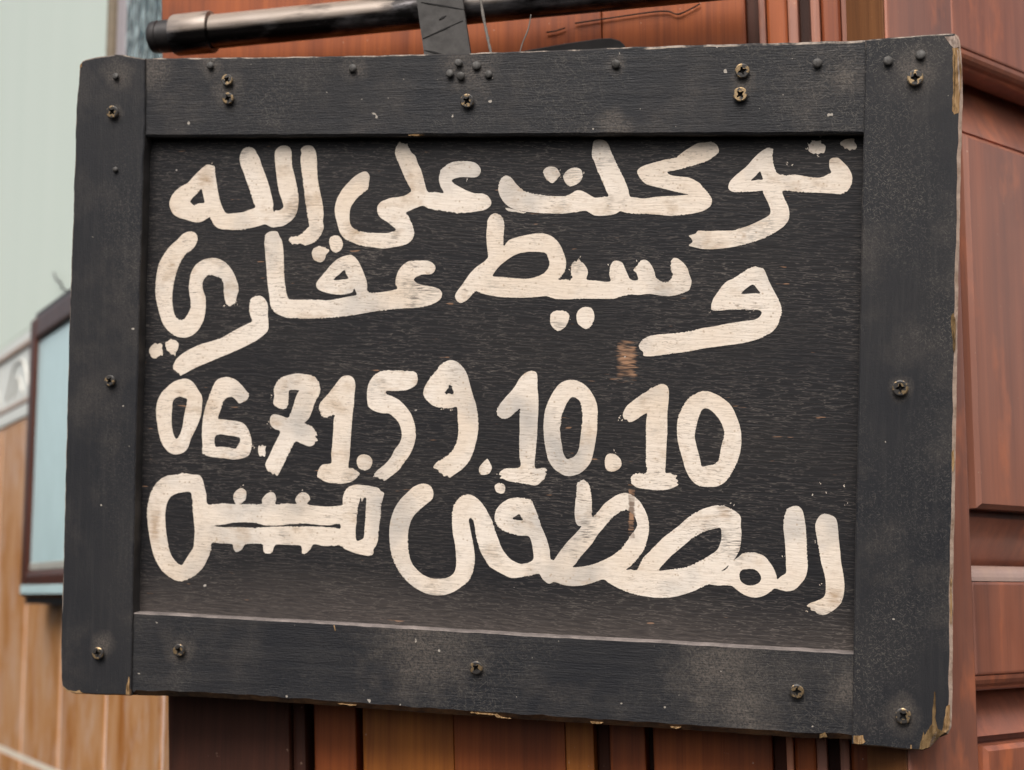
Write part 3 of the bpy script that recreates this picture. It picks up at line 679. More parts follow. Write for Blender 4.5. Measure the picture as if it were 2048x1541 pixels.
# splintered places where the paint is gone: ragged slivers a hair proud of the paint
def chip(pts, mat, parent, seed, y=-0.00022, sub=0.0006, rag=0.0004):
    p = resample([Vector(q) for q in pts], sub)
    if area(p) < 0: p.reverse()
    nn = normals2(p)
    p = [q + m*rag*noise.noise(Vector((q.x*700, q.y*250, seed))) for q, m in zip(p, nn)]
    return slab('bare_wood_chip', [p], y, y+0.0019, M[mat], parent)
for i, (who, mt, pts) in enumerate([('r', 'chip', [(0.24339, 0.39029), (0.24527, 0.39165), (0.24721, 0.38879), (0.24821, 0.37808), (0.24815, 0.36543), (0.24754, 0.35392), (0.24485, 0.35283), (0.24373, 0.3551), (0.24407, 0.36691), (0.24387, 0.37817)]), ('r', 'chip_pale', [(0.23894, 0.39688), (0.2449, 0.39729), (0.24656, 0.395), (0.2469, 0.39105), (0.24421, 0.39027), (0.24256, 0.39172), (0.24116, 0.39401)]), ('r', 'chip', [(0.24649, 0.0224), (0.24809, 0.02332), (0.2485, 0.01503), (0.24806, 0.00945), (0.24594, 0.00766), (0.24431, 0.00839), (0.24527, 0.01483)]), ('r', 'chip_dark', [(0.23207, -0.00239), (0.23358, 0.00411), (0.23431, 0.0086), (0.23491, 0.0053), (0.23674, 0.00875), (0.23884, 0.01222), (0.23961, 0.03005), (0.24015, 0.03009), (0.241, 0.01235), (0.24213, 0.00964), (0.2454, 0.00762), (0.24274, 0.00524), (0.2401, 0.00229), (0.23745, -0.00065), (0.23423, -0.00225)]), ('r', 'chip', [(0.19647, 0.0029), (0.20141, 0.00349), (0.20172, 0.00155), (0.20285, -6e-05), (0.20041, -0.00162), (0.19655, -0.0013)]), ('r', 'chip_dark', [(0.24516, 0.24005), (0.24649, 0.24174), (0.24763, 0.23783), (0.24804, 0.23001), (0.24792, 0.22106), (0.24714, 0.21937), (0.24621, 0.22663), (0.24528, 0.23361)]), ('r', 'chip', [(0.24675, 0.16378), (0.2478, 0.1652), (0.24846, 0.15825), (0.24775, 0.15265), (0.24714, 0.15681)]), ('r', 'chip', [(0.24726, 0.08718), (0.24792, 0.09555), (0.2485, 0.0775), (0.24813, 0.06776)]), ('r', 'chip', [(0.22719, -0.00242), (0.22742, -0.00018), (0.22796, -0.00014), (0.22827, -0.00235)]), ('r', 'chip_dark', [(0.24427, 0.38661), (0.2448, 0.38716), (0.24532, 0.37251), (0.24505, 0.35705), (0.24439, 0.36409)]), ('r', 'chip_pale', [(0.24585, 0.38939), (0.24668, 0.38824), (0.24771, 0.37528), (0.24763, 0.36403), (0.24663, 0.3753)]), ('r', 'chip_pale', [(0.23743, 0.00046), (0.23949, 0.00614), (0.24161, 0.0085), (0.24113, 0.00514), (0.23904, 0.00112)]), ('r', 'chip', [(0.23517, 0.00588), (0.23677, 0.00709), (0.23708, 0.00488), (0.23548, 0.00367)]), ('l', 'chip', [(-0.28555, 0.00324), (-0.28246, 0.00124), (-0.27773, 0.00089), (-0.27506, 0.00166), (-0.27232, -4e-05), (-0.2777, -0.00019), (-0.28312, 0.00089)]), ('l', 'chip', [(-0.24363, 0.00067), (-0.24345, 0.00623), (-0.24195, 0.01186), (-0.2413, 0.00635), (-0.24098, 0.00083)]), ('l', 'chip', [(-0.28576, 0.39029), (-0.28549, 0.39249), (-0.28451, 0.39372), (-0.28443, 0.3912)]), ('b', 'chip', [(-0.10741, 0.00278), (-0.10301, 0.00304), (-0.09611, 0.00254), (-0.09986, 0.00217)]), ('b', 'chip', [(-0.02581, 0.00253), (-0.01732, 0.00245), (-0.00946, 0.00233), (-0.00761, 0.00097), (-0.00097, 0.0002), (-0.00881, 0.00031), (-0.01065, 0.00167), (-0.02124, 0.00192)]), ('b', 'chip', [(0.04602, 0.00129), (0.05367, 0.00118), (0.05133, 0.00045), (0.04721, 0.00049)]), ('b', 'chip', [(0.09268, 0.00125), (0.09902, 0.00135), (0.09616, 0.00031)]), ('b', 'chip', [(-0.11143, 0.04975), (-0.1108, 0.04978), (-0.10978, 0.04652), (-0.1104, 0.04619)]), ('b', 'chip_dark', [(0.17767, 0.00195), (0.18042, 0.00353), (0.18158, 0.00106), (0.17771, 0.00025)]), ('t', 'chip', [(-0.07247, 0.34569), (-0.06782, 0.34623), (-0.06222, 0.34571), (-0.06718, 0.34532)])]):
    chip(pts, mt, {'l': left, 'r': right, 't': toprail, 'b': botrail}[who], i*3.1, (-0.0002 if who in 'lr' else 0.0018-0.0002) - (i % 4)*0.00004)

# lettering: every brush stroke group is a thin skin of paint on the panel
GLYPHS = [
[[-2003,3300,-1986,3291,-1982,3248,-1971,3193,-1959,3132,-1942,3071,-1924,3029,-1901,3001,-1853,3001,-1795,3007,-1751,3022,-1713,3037,-1724,3067,-1741,3113,-1758,3162,-1778,3210,-1796,3259,-1813,3295,-1822,3332,-1819,3368,-1806,3396,-1784,3409,-1755,3410,-1726,3398,-1713,3373,-1693,3343,-1679,3300,-1658,3252,-1638,3203,-1621,3155,-1607,3106,-1596,3058,-1597,3022,-1588,3006,-1582,3017,-1554,3018,-1532,3033,-1529,3045,-1540,3082,-1557,3124,-1569,3172,-1578,3227,-1586,3281,-1593,3336,-1592,3378,-1580,3402,-1552,3417,-1520,3417,-1497,3404,-1486,3377,-1483,3335,-1479,3292,-1468,3250,-1454,3202,-1440,3148,-1433,3099,-1433,3051,-1443,3003,-1464,2967,-1495,2940,-1538,2919,-1602,2914,-1634,2928,-1653,2931,-1697,2919,-1761,2904,-1824,2895,-1889,2900,-1940,2904,-1973,2922,-1996,2953,-2010,2977,-2032,2965,-2071,2947,-2116,2947,-2168,2962,-2214,2975,-2251,2996,-2274,3033,-2280,3067,-2267,3110,-2238,3146,-2200,3173,-2162,3192,-2130,3225,-2092,3264,-2054,3295,-2035,3305],[-2070,3154,-2056,3109,-2048,3069,-2087,3063,-2116,3051,-2132,3063,-2143,3075,-2123,3103,-2095,3127]],
[[-1425,3397,-1400,3415,-1375,3418,-1349,3409,-1330,3378,-1321,3333,-1319,3285,-1315,3231,-1306,3177,-1292,3117,-1277,3056,-1270,3002,-1272,2948,-1267,2912,-1279,2876,-1297,2846,-1322,2822,-1353,2807,-1384,2801,-1416,2812,-1453,2807,-1482,2819,-1489,2840,-1474,2857,-1430,2861,-1399,2883,-1374,2907,-1359,2919,-1366,2955,-1377,3003,-1388,3069,-1399,3141,-1410,3214,-1422,3286,-1426,3340,-1421,3370]],
[[-798,3432,-776,3426,-754,3423,-739,3405,-722,3369,-697,3345,-681,3303,-659,3261,-642,3208,-626,3154,-610,3125,-567,3125,-515,3121,-531,3154,-543,3189,-545,3219,-534,3260,-504,3287,-468,3304,-420,3311,-359,3309,-317,3297,-292,3270,-288,3247,-303,3220,-333,3212,-387,3215,-435,3211,-465,3195,-453,3177,-410,3153,-361,3129,-319,3117,-270,3114,-240,3099,-218,3064,-229,3035,-268,3014,-334,3003,-406,2997,-473,3003,-552,3015,-607,3027,-641,3043,-675,3033,-711,3019,-747,3001,-728,2977,-709,2941,-693,2894,-695,2858,-718,2823,-761,2802,-816,2793,-877,2784,-945,2790,-1026,2802,-1088,2820,-1133,2844,-1162,2882,-1178,2930,-1192,2978,-1198,3020,-1191,3068,-1174,3110,-1147,3152,-1110,3193,-1074,3226,-1037,3247,-1012,3254,-994,3246,-981,3222,-986,3181,-991,3148,-1021,3121,-1052,3097,-1079,3065,-1097,3032,-1103,2990,-1101,2948,-1088,2918,-1059,2897,-1016,2885,-941,2878,-867,2877,-830,2885,-807,2897,-831,2921,-863,2945,-894,2963,-916,2983,-928,3013,-924,3046,-897,3073,-848,3090,-799,3096,-756,3105,-729,3120,-717,3137,-736,3173,-759,3215,-784,3268,-804,3310,-820,3346,-824,3376,-815,3406]],
[[-131,3222,-101,3210,-71,3177,-43,3148,-1,3124,53,3112,118,3100,177,3097,230,3097,265,3111,300,3130,329,3128,359,3114,389,3096,412,3087,453,3090,488,3095,475,3130,457,3171,436,3212,417,3258,402,3299,388,3328,386,3363,391,3403,399,3427,434,3432,463,3423,484,3399,496,3367,515,3327,536,3286,563,3234,588,3182,606,3135,617,3095,656,3086,703,3080,760,3088,817,3093,886,3095,959,3103,914,3113,857,3127,793,3143,741,3155,706,3169,677,3198,665,3218,656,3245,687,3270,739,3287,790,3301,850,3315,883,3320,923,3351,962,3377,1007,3402,1047,3408,1087,3410,1115,3398,1133,3372,1128,3343,1100,3321,1072,3301,1027,3284,976,3268,925,3254,879,3244,835,3236,857,3217,909,3208,960,3202,1000,3184,1035,3161,1064,3127,1087,3098,1099,3072,1097,3047,1080,3024,1044,3004,999,2993,942,2984,856,2978,785,2985,716,2988,658,2990,600,2994,562,3006,537,2991,484,2981,415,2980,379,2997,355,3009,326,3006,279,2998,209,2993,132,2994,61,2998,-16,3007,-82,3022,-124,3046,-155,3081,-174,3122,-178,3158,-170,3190,-152,3213]],
[[-130,3028,-88,3021,-28,3006,-4,3002,-22,2995,-64,3003,-112,3009]],
[[94,3238,103,3261,126,3273,156,3272,179,3260,198,3225,187,3208,169,3187,152,3176,134,3182,110,3202]],
[[216,3213,227,3236,250,3257,279,3266,309,3262,330,3241,331,3207,314,3178,282,3160,255,3156,231,3175]],
[[1417,3372,1448,3363,1443,3329,1450,3283,1462,3243,1476,3221,1518,3212,1579,3214,1629,3205,1685,3196,1729,3199,1762,3216,1778,3224,1769,3252,1767,3292,1782,3308,1815,3309,1837,3291,1865,3263,1885,3234,1897,3200,1895,3161,1884,3133,1863,3111,1835,3100,1780,3105,1698,3109,1614,3112,1553,3117,1506,3120,1512,3085,1527,3056,1541,3022,1546,2983,1540,2949,1518,2918,1480,2889,1436,2861,1386,2838,1324,2818,1257,2801,1190,2790,1116,2783,1054,2783,1008,2792,971,2804,991,2824,982,2847,970,2861,1007,2873,1023,2890,1075,2888,1143,2890,1222,2892,1266,2904,1311,2918,1356,2938,1400,2960,1433,2983,1438,3008,1426,3045,1409,3079,1394,3108,1391,3122,1335,3117,1274,3115,1217,3117,1194,3137,1199,3172,1227,3206,1260,3234,1299,3268,1337,3313,1376,3349],[1373,3234,1384,3210,1390,3188,1356,3185,1323,3182,1350,3210]],
[[1639,3400,1653,3394,1670,3412,1686,3408,1714,3412,1720,3396,1743,3379,1743,3359,1735,3337,1718,3338,1704,3332,1688,3337,1677,3333,1654,3346,1646,3358,1651,3372,1641,3383]],
[[1827,3398,1852,3414,1884,3421,1906,3417,1904,3403,1915,3386,1919,3369,1908,3355,1894,3358,1880,3351,1864,3364,1853,3361,1844,3375,1830,3381]],
[[-2147,2887,-2114,2884,-2091,2863,-2088,2832,-2105,2793,-2130,2768,-2162,2747,-2187,2710,-2209,2667,-2224,2618,-2235,2570,-2244,2514,-2245,2459,-2237,2405,-2220,2356,-2196,2338,-2170,2337,-2148,2360,-2130,2393,-2121,2436,-2128,2485,-2136,2534,-2132,2588,-2120,2637,-2096,2677,-2057,2705,-2013,2720,-1968,2722,-1922,2708,-1883,2681,-1853,2644,-1829,2602,-1812,2554,-1809,2517,-1820,2481,-1828,2445,-1844,2435,-1863,2423,-1883,2432,-1896,2462,-1904,2511,-1908,2559,-1925,2593,-1958,2608,-1997,2617,-2022,2607,-2041,2583,-2047,2552,-2039,2516,-2025,2479,-2021,2431,-2024,2382,-2034,2333,-2059,2285,-2090,2251,-2129,2230,-2174,2225,-2220,2234,-2259,2261,-2293,2297,-2317,2343,-2335,2398,-2350,2453,-2359,2508,-2358,2569,-2351,2636,-2337,2691,-2306,2747,-2268,2796,-2223,2835,-2185,2872]],
[[-2390,2140,-2378,2168,-2349,2189,-2337,2180,-2316,2189,-2303,2175,-2305,2156,-2298,2135,-2301,2108,-2311,2114,-2346,2092,-2372,2100]],
[[-2283,2190,-2264,2202,-2246,2218,-2238,2210,-2219,2209,-2195,2185,-2201,2149,-2213,2130,-2215,2109,-2226,2121,-2242,2118,-2256,2136,-2272,2145]],
[[-1733,2451,-1717,2479,-1686,2489,-1654,2485,-1628,2461,-1614,2428,-1613,2374,-1608,2326,-1610,2278,-1638,2247,-1679,2216,-1729,2189,-1792,2158,-1868,2126,-1944,2095,-2027,2060,-2091,2032,-2161,1994,-2177,1988,-2190,2006,-2207,2011,-2227,2029,-2224,2057,-2203,2094,-2158,2131,-2107,2159,-2050,2184,-1986,2203,-1915,2226,-1852,2260,-1789,2294,-1739,2318,-1714,2334,-1727,2367,-1736,2409]],
[[-1644,2842,-1642,2866,-1620,2884,-1588,2890,-1563,2884,-1553,2863,-1533,2827,-1522,2760,-1517,2688,-1512,2616,-1504,2556,-1496,2508,-1479,2472,-1432,2467,-1338,2468,-1282,2468,-1226,2465,-1157,2477,-1095,2489,-1046,2500,-1053,2523,-1064,2537,-1074,2516,-1115,2504,-1170,2501,-1227,2509,-1277,2524,-1302,2545,-1304,2569,-1285,2599,-1249,2641,-1213,2683,-1176,2716,-1139,2734,-1089,2744,-1064,2731,-1039,2702,-1019,2666,-1003,2630,-986,2589,-979,2553,-969,2517,-910,2516,-849,2524,-791,2539,-801,2566,-799,2607,-784,2649,-755,2685,-718,2707,-670,2710,-609,2710,-578,2700,-556,2674,-558,2650,-582,2629,-631,2626,-661,2617,-688,2596,-666,2573,-623,2561,-568,2552,-528,2538,-510,2515,-515,2485,-542,2461,-596,2437,-663,2425,-736,2421,-816,2414,-895,2405,-975,2392,-1055,2377,-1142,2364,-1229,2357,-1311,2353,-1405,2352,-1454,2353,-1492,2357,-1530,2369,-1562,2384,-1588,2410,-1599,2440,-1607,2495,-1618,2555,-1626,2627,-1634,2700,-1642,2772,-1647,2815],[-1128,2651,-1114,2624,-1100,2600,-1135,2594,-1166,2589,-1195,2593,-1161,2624]],
[[-1338,2755,-1328,2782,-1297,2797,-1265,2794,-1243,2785,-1228,2767,-1248,2743,-1254,2719,-1279,2698,-1307,2704,-1329,2722]],
[[-1228,2815,-1226,2845,-1198,2862,-1167,2857,-1147,2833,-1141,2803,-1156,2773,-1183,2758,-1212,2772]],
[[-240,2923,-237,2959,-214,2988,-187,2995,-160,2985,-145,2964,-135,2935,-137,2888,-139,2841,-135,2800,-109,2830,-73,2847,-14,2862,45,2873,98,2875,146,2862,182,2836,209,2801,228,2760,243,2714,244,2673,236,2644,216,2615,202,2602,240,2602,278,2602,274,2644,276,2685,296,2711,308,2708,319,2725,332,2708,346,2699,367,2673,377,2644,372,2601,428,2595,509,2590,505,2633,510,2680,527,2709,553,2713,582,2700,597,2668,613,2634,634,2602,675,2601,665,2642,647,2659,670,2688,690,2714,713,2719,736,2708,756,2682,772,2648,784,2613,807,2596,839,2588,864,2602,878,2631,866,2665,867,2706,879,2728,902,2729,925,2714,948,2694,966,2666,975,2637,989,2597,985,2563,971,2537,929,2520,878,2508,820,2508,769,2516,734,2518,682,2512,625,2512,578,2500,532,2488,453,2488,372,2487,284,2483,196,2484,160,2492,130,2501,77,2496,6,2491,-77,2490,-161,2495,-233,2507,-281,2518,-305,2525,-329,2500,-358,2471,-394,2456,-419,2473,-428,2500,-414,2529,-391,2559,-367,2594,-338,2635,-303,2671,-261,2700,-232,2730,-233,2759,-240,2812,-244,2865],[-200,2623,-176,2660,-141,2695,-94,2730,-47,2754,0,2762,65,2765,119,2757,137,2725,144,2690,130,2655,98,2629,51,2611,-2,2603,-68,2607,-140,2613,-187,2616]],
[[156,2370,162,2399,191,2414,227,2417,262,2406,271,2383,261,2342,241,2313,206,2294,176,2312,158,2341]],
[[314,2383,321,2412,344,2433,378,2439,408,2425,421,2384,413,2344,396,2318,370,2308,346,2320,322,2343]],
[[1317,2670,1356,2683,1384,2676,1403,2670,1418,2645,1436,2600,1459,2555,1482,2515,1502,2476,1514,2431,1509,2391,1496,2352,1469,2312,1425,2280,1370,2257,1303,2239,1224,2226,1145,2214,1061,2201,976,2183,890,2170,805,2158,748,2151,719,2155,715,2177,701,2188,692,2199,691,2222,711,2251,745,2269,802,2281,871,2287,945,2297,1002,2306,1058,2321,1132,2333,1199,2348,1255,2357,1306,2366,1356,2373,1387,2390,1399,2416,1377,2431,1321,2429,1276,2431,1220,2431,1164,2425,1113,2427,1107,2450,1117,2490,1139,2524,1161,2558,1194,2593,1233,2613,1278,2644],[1346,2577,1369,2554,1388,2526,1359,2527,1319,2524,1280,2525,1313,2559]],
[[-2166,1968,-2127,1966,-2087,1942,-2057,1900,-2030,1858,-2029,1804,-2034,1749,-2048,1700,-2073,1645,-2097,1596,-2112,1547,-2140,1512,-2185,1497,-2231,1504,-2264,1530,-2295,1572,-2309,1615,-2320,1669,-2330,1724,-2333,1779,-2325,1828,-2300,1877,-2262,1915,-2224,1946],[-2186,1856,-2150,1850,-2129,1841,-2135,1795,-2146,1734,-2154,1673,-2169,1624,-2191,1593,-2211,1614,-2224,1665,-2229,1726,-2227,1781,-2221,1830]],
[[-1908,1979,-1863,1984,-1818,1971,-1779,1942,-1746,1906,-1723,1879,-1732,1849,-1763,1830,-1785,1824,-1808,1845,-1834,1862,-1866,1855,-1888,1831,-1903,1788,-1918,1745,-1919,1724,-1888,1721,-1843,1717,-1792,1712,-1753,1698,-1727,1671,-1707,1636,-1696,1594,-1698,1545,-1716,1503,-1754,1485,-1805,1476,-1869,1480,-1933,1485,-1985,1492,-2018,1513,-2019,1561,-2024,1622,-2023,1695,-2015,1755,-2000,1816,-1979,1877,-1958,1932,-1936,1963],[-1938,1612,-1905,1629,-1853,1623,-1809,1618,-1776,1610,-1773,1586,-1788,1561,-1803,1543,-1852,1550,-1896,1552,-1935,1554]],
[[-1651,1565,-1638,1562,-1629,1571,-1619,1563,-1600,1566,-1609,1542,-1605,1524,-1611,1497,-1624,1505,-1640,1499,-1653,1529]],
[[-1463,2005,-1413,2014,-1356,2009,-1312,2001,-1284,1981,-1267,1945,-1263,1903,-1277,1867,-1298,1831,-1313,1783,-1331,1741,-1355,1710,-1317,1696,-1291,1670,-1275,1640,-1287,1634,-1271,1605,-1289,1598,-1289,1586,-1320,1569,-1364,1581,-1412,1595,-1433,1564,-1457,1516,-1481,1467,-1505,1419,-1526,1383,-1545,1399,-1554,1390,-1568,1405,-1587,1410,-1604,1452,-1586,1494,-1559,1555,-1535,1604,-1514,1655,-1549,1670,-1575,1693,-1582,1729,-1564,1759,-1513,1754,-1466,1741,-1448,1780,-1433,1816,-1422,1858,-1407,1895,-1398,1910,-1436,1913,-1464,1906,-1464,1858,-1468,1815,-1489,1794,-1518,1796,-1553,1814,-1563,1831,-1558,1874,-1562,1916,-1547,1955,-1513,1989]],
[[-1125,1999,-1100,2007,-1069,2003,-1047,1980,-1040,1944,-1045,1885,-1046,1825,-1054,1754,-1058,1682,-1062,1599,-1066,1515,-1071,1447,-1043,1442,-999,1413,-1017,1386,-1047,1364,-1096,1349,-1152,1348,-1202,1354,-1246,1370,-1269,1390,-1263,1426,-1236,1460,-1183,1470,-1182,1524,-1177,1596,-1173,1679,-1172,1751,-1169,1766,-1200,1756,-1221,1744,-1250,1761,-1268,1797,-1264,1832,-1240,1863,-1204,1902,-1173,1942,-1149,1975]],
[[-1019,1481,-1014,1511,-989,1528,-958,1527,-930,1510,-921,1481,-932,1451,-959,1431,-987,1435,-1009,1452]],
[[-962,1934,-951,1970,-927,2006,-891,2033,-842,2044,-787,2045,-731,2042,-682,2040,-658,2028,-649,1993,-656,1963,-680,1942,-722,1925,-783,1919,-842,1917,-844,1900,-801,1884,-758,1861,-720,1826,-688,1785,-669,1745,-656,1698,-652,1651,-662,1597,-683,1544,-712,1496,-741,1454,-771,1426,-807,1398,-841,1374,-856,1385,-872,1382,-887,1396,-912,1392,-900,1422,-870,1450,-834,1480,-804,1520,-781,1565,-754,1601,-740,1643,-744,1684,-760,1725,-786,1754,-823,1780,-866,1782,-922,1798,-953,1821,-962,1857,-965,1898]],
[[-483,2099,-447,2111,-405,2100,-374,2074,-349,2039,-333,1999,-320,1952,-303,1899,-284,1847,-272,1789,-266,1730,-269,1672,-279,1619,-295,1560,-318,1507,-359,1459,-401,1428,-436,1405,-452,1418,-470,1412,-485,1429,-501,1434,-510,1451,-538,1462,-517,1495,-481,1517,-440,1550,-411,1592,-394,1639,-389,1698,-395,1763,-401,1827,-440,1822,-489,1822,-537,1830,-574,1853,-602,1882,-612,1911,-601,1952,-572,2000,-536,2045,-513,2078],[-444,1962,-434,1938,-425,1910,-454,1909,-476,1911,-458,1940]],
[[-222,1512,-208,1524,-195,1510,-186,1493,-178,1470,-191,1440,-214,1429,-244,1430,-257,1453,-249,1482]],
[[-3,2028,26,2049,56,2055,80,2044,87,2006,88,1960,95,1902,97,1826,94,1745,92,1658,86,1570,84,1480,128,1479,143,1479,158,1465,143,1456,155,1448,147,1433,144,1418,130,1403,95,1376,36,1380,-24,1387,-83,1397,-107,1408,-128,1410,-117,1425,-132,1433,-123,1451,-97,1469,-8,1481,-11,1544,-14,1626,-14,1707,-16,1789,-16,1827,-39,1809,-68,1782,-98,1766,-128,1769,-155,1794,-153,1829,-130,1862,-101,1898,-66,1936,-43,1969,-26,2001]],
[[258,2000,299,2005,340,1996,381,1971,411,1937,435,1897,450,1851,454,1799,453,1742,449,1684,441,1626,431,1568,417,1522,392,1486,352,1453,311,1438,270,1437,235,1453,199,1478,168,1520,153,1566,139,1630,132,1693,131,1757,138,1821,160,1885,188,1938,223,1982],[298,1903,324,1898,348,1872,358,1832,361,1774,358,1716,353,1658,346,1600,326,1560,297,1541,274,1538,253,1569,243,1621,232,1684,235,1748,244,1806,261,1853,281,1888]],
[[504,1547,524,1574,559,1573,588,1552,602,1521,589,1489,555,1471,520,1476,505,1501]],
[[770,1969,804,1985,838,1990,862,1976,871,1945,870,1888,865,1825,866,1756,866,1688,863,1619,862,1545,861,1474,889,1472,904,1463,929,1459,921,1441,936,1427,927,1415,939,1405,908,1387,868,1374,811,1369,754,1373,702,1380,664,1402,660,1442,689,1466,749,1473,743,1542,744,1628,741,1708,742,1776,744,1817,710,1799,676,1775,642,1763,627,1779,613,1779,603,1808,623,1854,662,1889,708,1925,747,1951]],
[[1039,1945,1073,1954,1112,1950,1158,1931,1198,1906,1233,1873,1256,1834,1277,1783,1292,1732,1297,1676,1294,1619,1281,1562,1262,1511,1235,1462,1202,1424,1157,1401,1101,1398,1056,1403,1021,1427,992,1466,971,1514,956,1565,937,1627,925,1689,923,1758,933,1815,955,1867,988,1913],[1086,1854,1115,1845,1143,1820,1169,1789,1187,1753,1197,1713,1191,1673,1181,1628,1174,1582,1157,1542,1115,1524,1073,1516,1064,1545,1052,1590,1037,1641,1027,1692,1034,1743,1048,1800,1064,1841]],
[[-2183,1374,-2137,1382,-2086,1375,-2034,1370,-2014,1346,-2000,1304,-1986,1256,-1977,1196,-1932,1197,-1875,1202,-1792,1199,-1798,1214,-1807,1238,-1803,1265,-1781,1290,-1756,1300,-1730,1287,-1723,1259,-1729,1231,-1750,1210,-1760,1200,-1696,1204,-1620,1208,-1621,1232,-1606,1256,-1584,1275,-1562,1282,-1539,1271,-1529,1241,-1531,1209,-1462,1216,-1399,1214,-1406,1239,-1394,1266,-1370,1285,-1345,1286,-1322,1272,-1312,1245,-1327,1215,-1242,1206,-1180,1206,-1122,1213,-1103,1219,-1102,1261,-1090,1303,-1063,1330,-1020,1344,-958,1341,-897,1333,-878,1327,-862,1310,-843,1299,-849,1269,-857,1222,-861,1156,-869,1085,-873,1020,-885,978,-902,954,-899,933,-911,921,-942,916,-991,924,-1041,937,-1085,953,-1116,969,-1166,966,-1222,965,-1280,972,-1304,938,-1335,912,-1354,915,-1364,960,-1456,962,-1525,959,-1549,911,-1587,904,-1603,920,-1613,959,-1721,955,-1746,921,-1781,907,-1800,931,-1804,952,-1862,955,-1939,952,-1944,913,-1968,852,-1999,796,-2049,749,-2100,719,-2158,711,-2210,730,-2263,767,-2297,814,-2325,868,-2343,928,-2358,994,-2369,1061,-2377,1122,-2373,1183,-2358,1244,-2333,1294,-2292,1338,-2241,1364],[-2141,1262,-2089,1262,-2078,1211,-2073,1156,-2064,1096,-2056,1024,-2058,963,-2063,920,-2091,877,-2116,837,-2135,810,-2167,822,-2201,860,-2221,902,-2233,956,-2245,1017,-2252,1077,-2253,1132,-2243,1193,-2218,1233,-2179,1253],[-1932,1061,-1871,1071,-1808,1084,-1725,1091,-1649,1087,-1591,1077,-1509,1079,-1421,1090,-1333,1097,-1240,1091,-1182,1092,-1150,1098,-1116,1099,-1116,1073,-1150,1078,-1212,1079,-1239,1081,-1333,1079,-1427,1076,-1553,1069,-1680,1059,-1807,1058,-1871,1055],[-990,1266,-981,1244,-966,1267,-953,1263,-955,1201,-958,1112,-963,1028,-981,1011,-1009,1006,-1016,1056,-1012,1121,-1004,1199]],
[[-622,1359,-598,1364,-567,1358,-542,1335,-535,1303,-541,1273,-570,1246,-606,1215,-642,1182,-668,1140,-682,1092,-687,1039,-682,974,-672,916,-653,875,-621,841,-584,814,-541,798,-493,795,-445,802,-409,821,-389,851,-383,892,-387,957,-395,1015,-406,1061,-413,1119,-416,1178,-410,1231,-389,1267,-360,1297,-318,1307,-282,1297,-245,1269,-214,1232,-190,1192,-168,1152,-152,1106,-127,1042,-110,1002,-88,968,-55,934,-22,915,14,905,61,916,87,940,83,992,73,1038,54,1072,4,1073,-49,1082,-97,1098,-131,1120,-151,1152,-153,1192,-142,1228,-113,1261,-72,1288,-25,1298,23,1296,64,1290,83,1253,102,1213,117,1173,133,1127,152,1087,170,1042,183,996,189,944,202,936,211,936,236,975,270,1022,305,1064,339,1100,367,1135,370,1144,353,1144,338,1163,329,1215,332,1284,336,1348,338,1394,356,1409,385,1416,408,1393,421,1362,429,1305,432,1247,436,1202,470,1237,504,1278,544,1311,590,1339,636,1346,676,1330,711,1302,738,1263,759,1218,771,1167,770,1116,760,1064,746,1018,713,971,673,924,642,898,668,900,703,899,719,931,741,972,775,1008,814,1049,859,1096,904,1132,954,1174,1004,1221,1060,1257,1117,1281,1173,1293,1212,1290,1252,1272,1286,1250,1303,1225,1303,1186,1308,1135,1306,1079,1299,1039,1280,999,1269,981,1291,996,1319,1020,1358,1029,1402,1026,1442,1008,1470,978,1496,940,1514,896,1517,879,1544,900,1566,918,1566,954,1564,1010,1560,1066,1554,1122,1547,1178,1549,1234,1562,1279,1592,1300,1622,1304,1647,1288,1662,1249,1671,1199,1677,1138,1682,1071,1687,1004,1688,948,1677,897,1650,857,1617,824,1579,813,1540,818,1504,825,1485,810,1452,786,1408,770,1363,771,1323,786,1289,807,1261,828,1221,832,1177,828,1131,831,1086,812,1042,791,991,771,940,755,883,745,815,742,763,746,706,753,648,768,590,791,543,815,511,834,473,823,421,804,369,791,317,788,264,794,217,807,182,796,146,821,121,852,75,838,16,827,-43,820,-91,837,-140,861,-176,880,-207,923,-232,963,-251,1009,-264,1055,-274,1113,-284,1153,-300,1167,-312,1158,-304,1112,-291,1054,-278,996,-270,938,-272,879,-283,832,-306,790,-347,754,-394,722,-442,703,-490,696,-551,701,-619,727,-680,768,-731,819,-769,882,-792,946,-801,1017,-803,1088,-794,1147,-771,1213,-741,1261,-700,1304,-658,1343],[-5,1200,7,1186,18,1166,-16,1165,-44,1170,-25,1188],[326,899,343,921,371,963,405,1004,439,1046,467,1093,496,1129,529,1170,569,1212,603,1236,638,1246,667,1232,691,1199,700,1165,692,1136,664,1100,636,1059,608,1018,557,976,500,945,442,920,384,905],[834,902,873,954,912,995,963,1040,1013,1084,1063,1120,1114,1145,1170,1161,1188,1160,1194,1131,1191,1086,1172,1037,1133,1004,1083,974,1033,946,982,924,925,913,880,906],[1302,898,1315,924,1348,931,1382,931,1410,914,1426,886,1417,858,1384,839,1345,838,1311,859],[1197,913,1219,931,1239,949,1231,932,1214,917]],
[[1747,1247,1772,1264,1807,1260,1838,1244,1851,1211,1856,1167,1862,1111,1869,1056,1875,1000,1885,945,1894,895,1897,851,1893,806,1880,761,1850,726,1818,702,1785,687,1747,693,1735,707,1713,709,1708,725,1688,733,1707,750,1745,766,1773,781,1789,801,1793,841,1790,885,1781,929,1766,979,1754,1029,1745,1079,1736,1129,1728,1179,1729,1212]],
[[-158,1365,-134,1380,-104,1376,-93,1352,-100,1326,-118,1318,-148,1330]]]
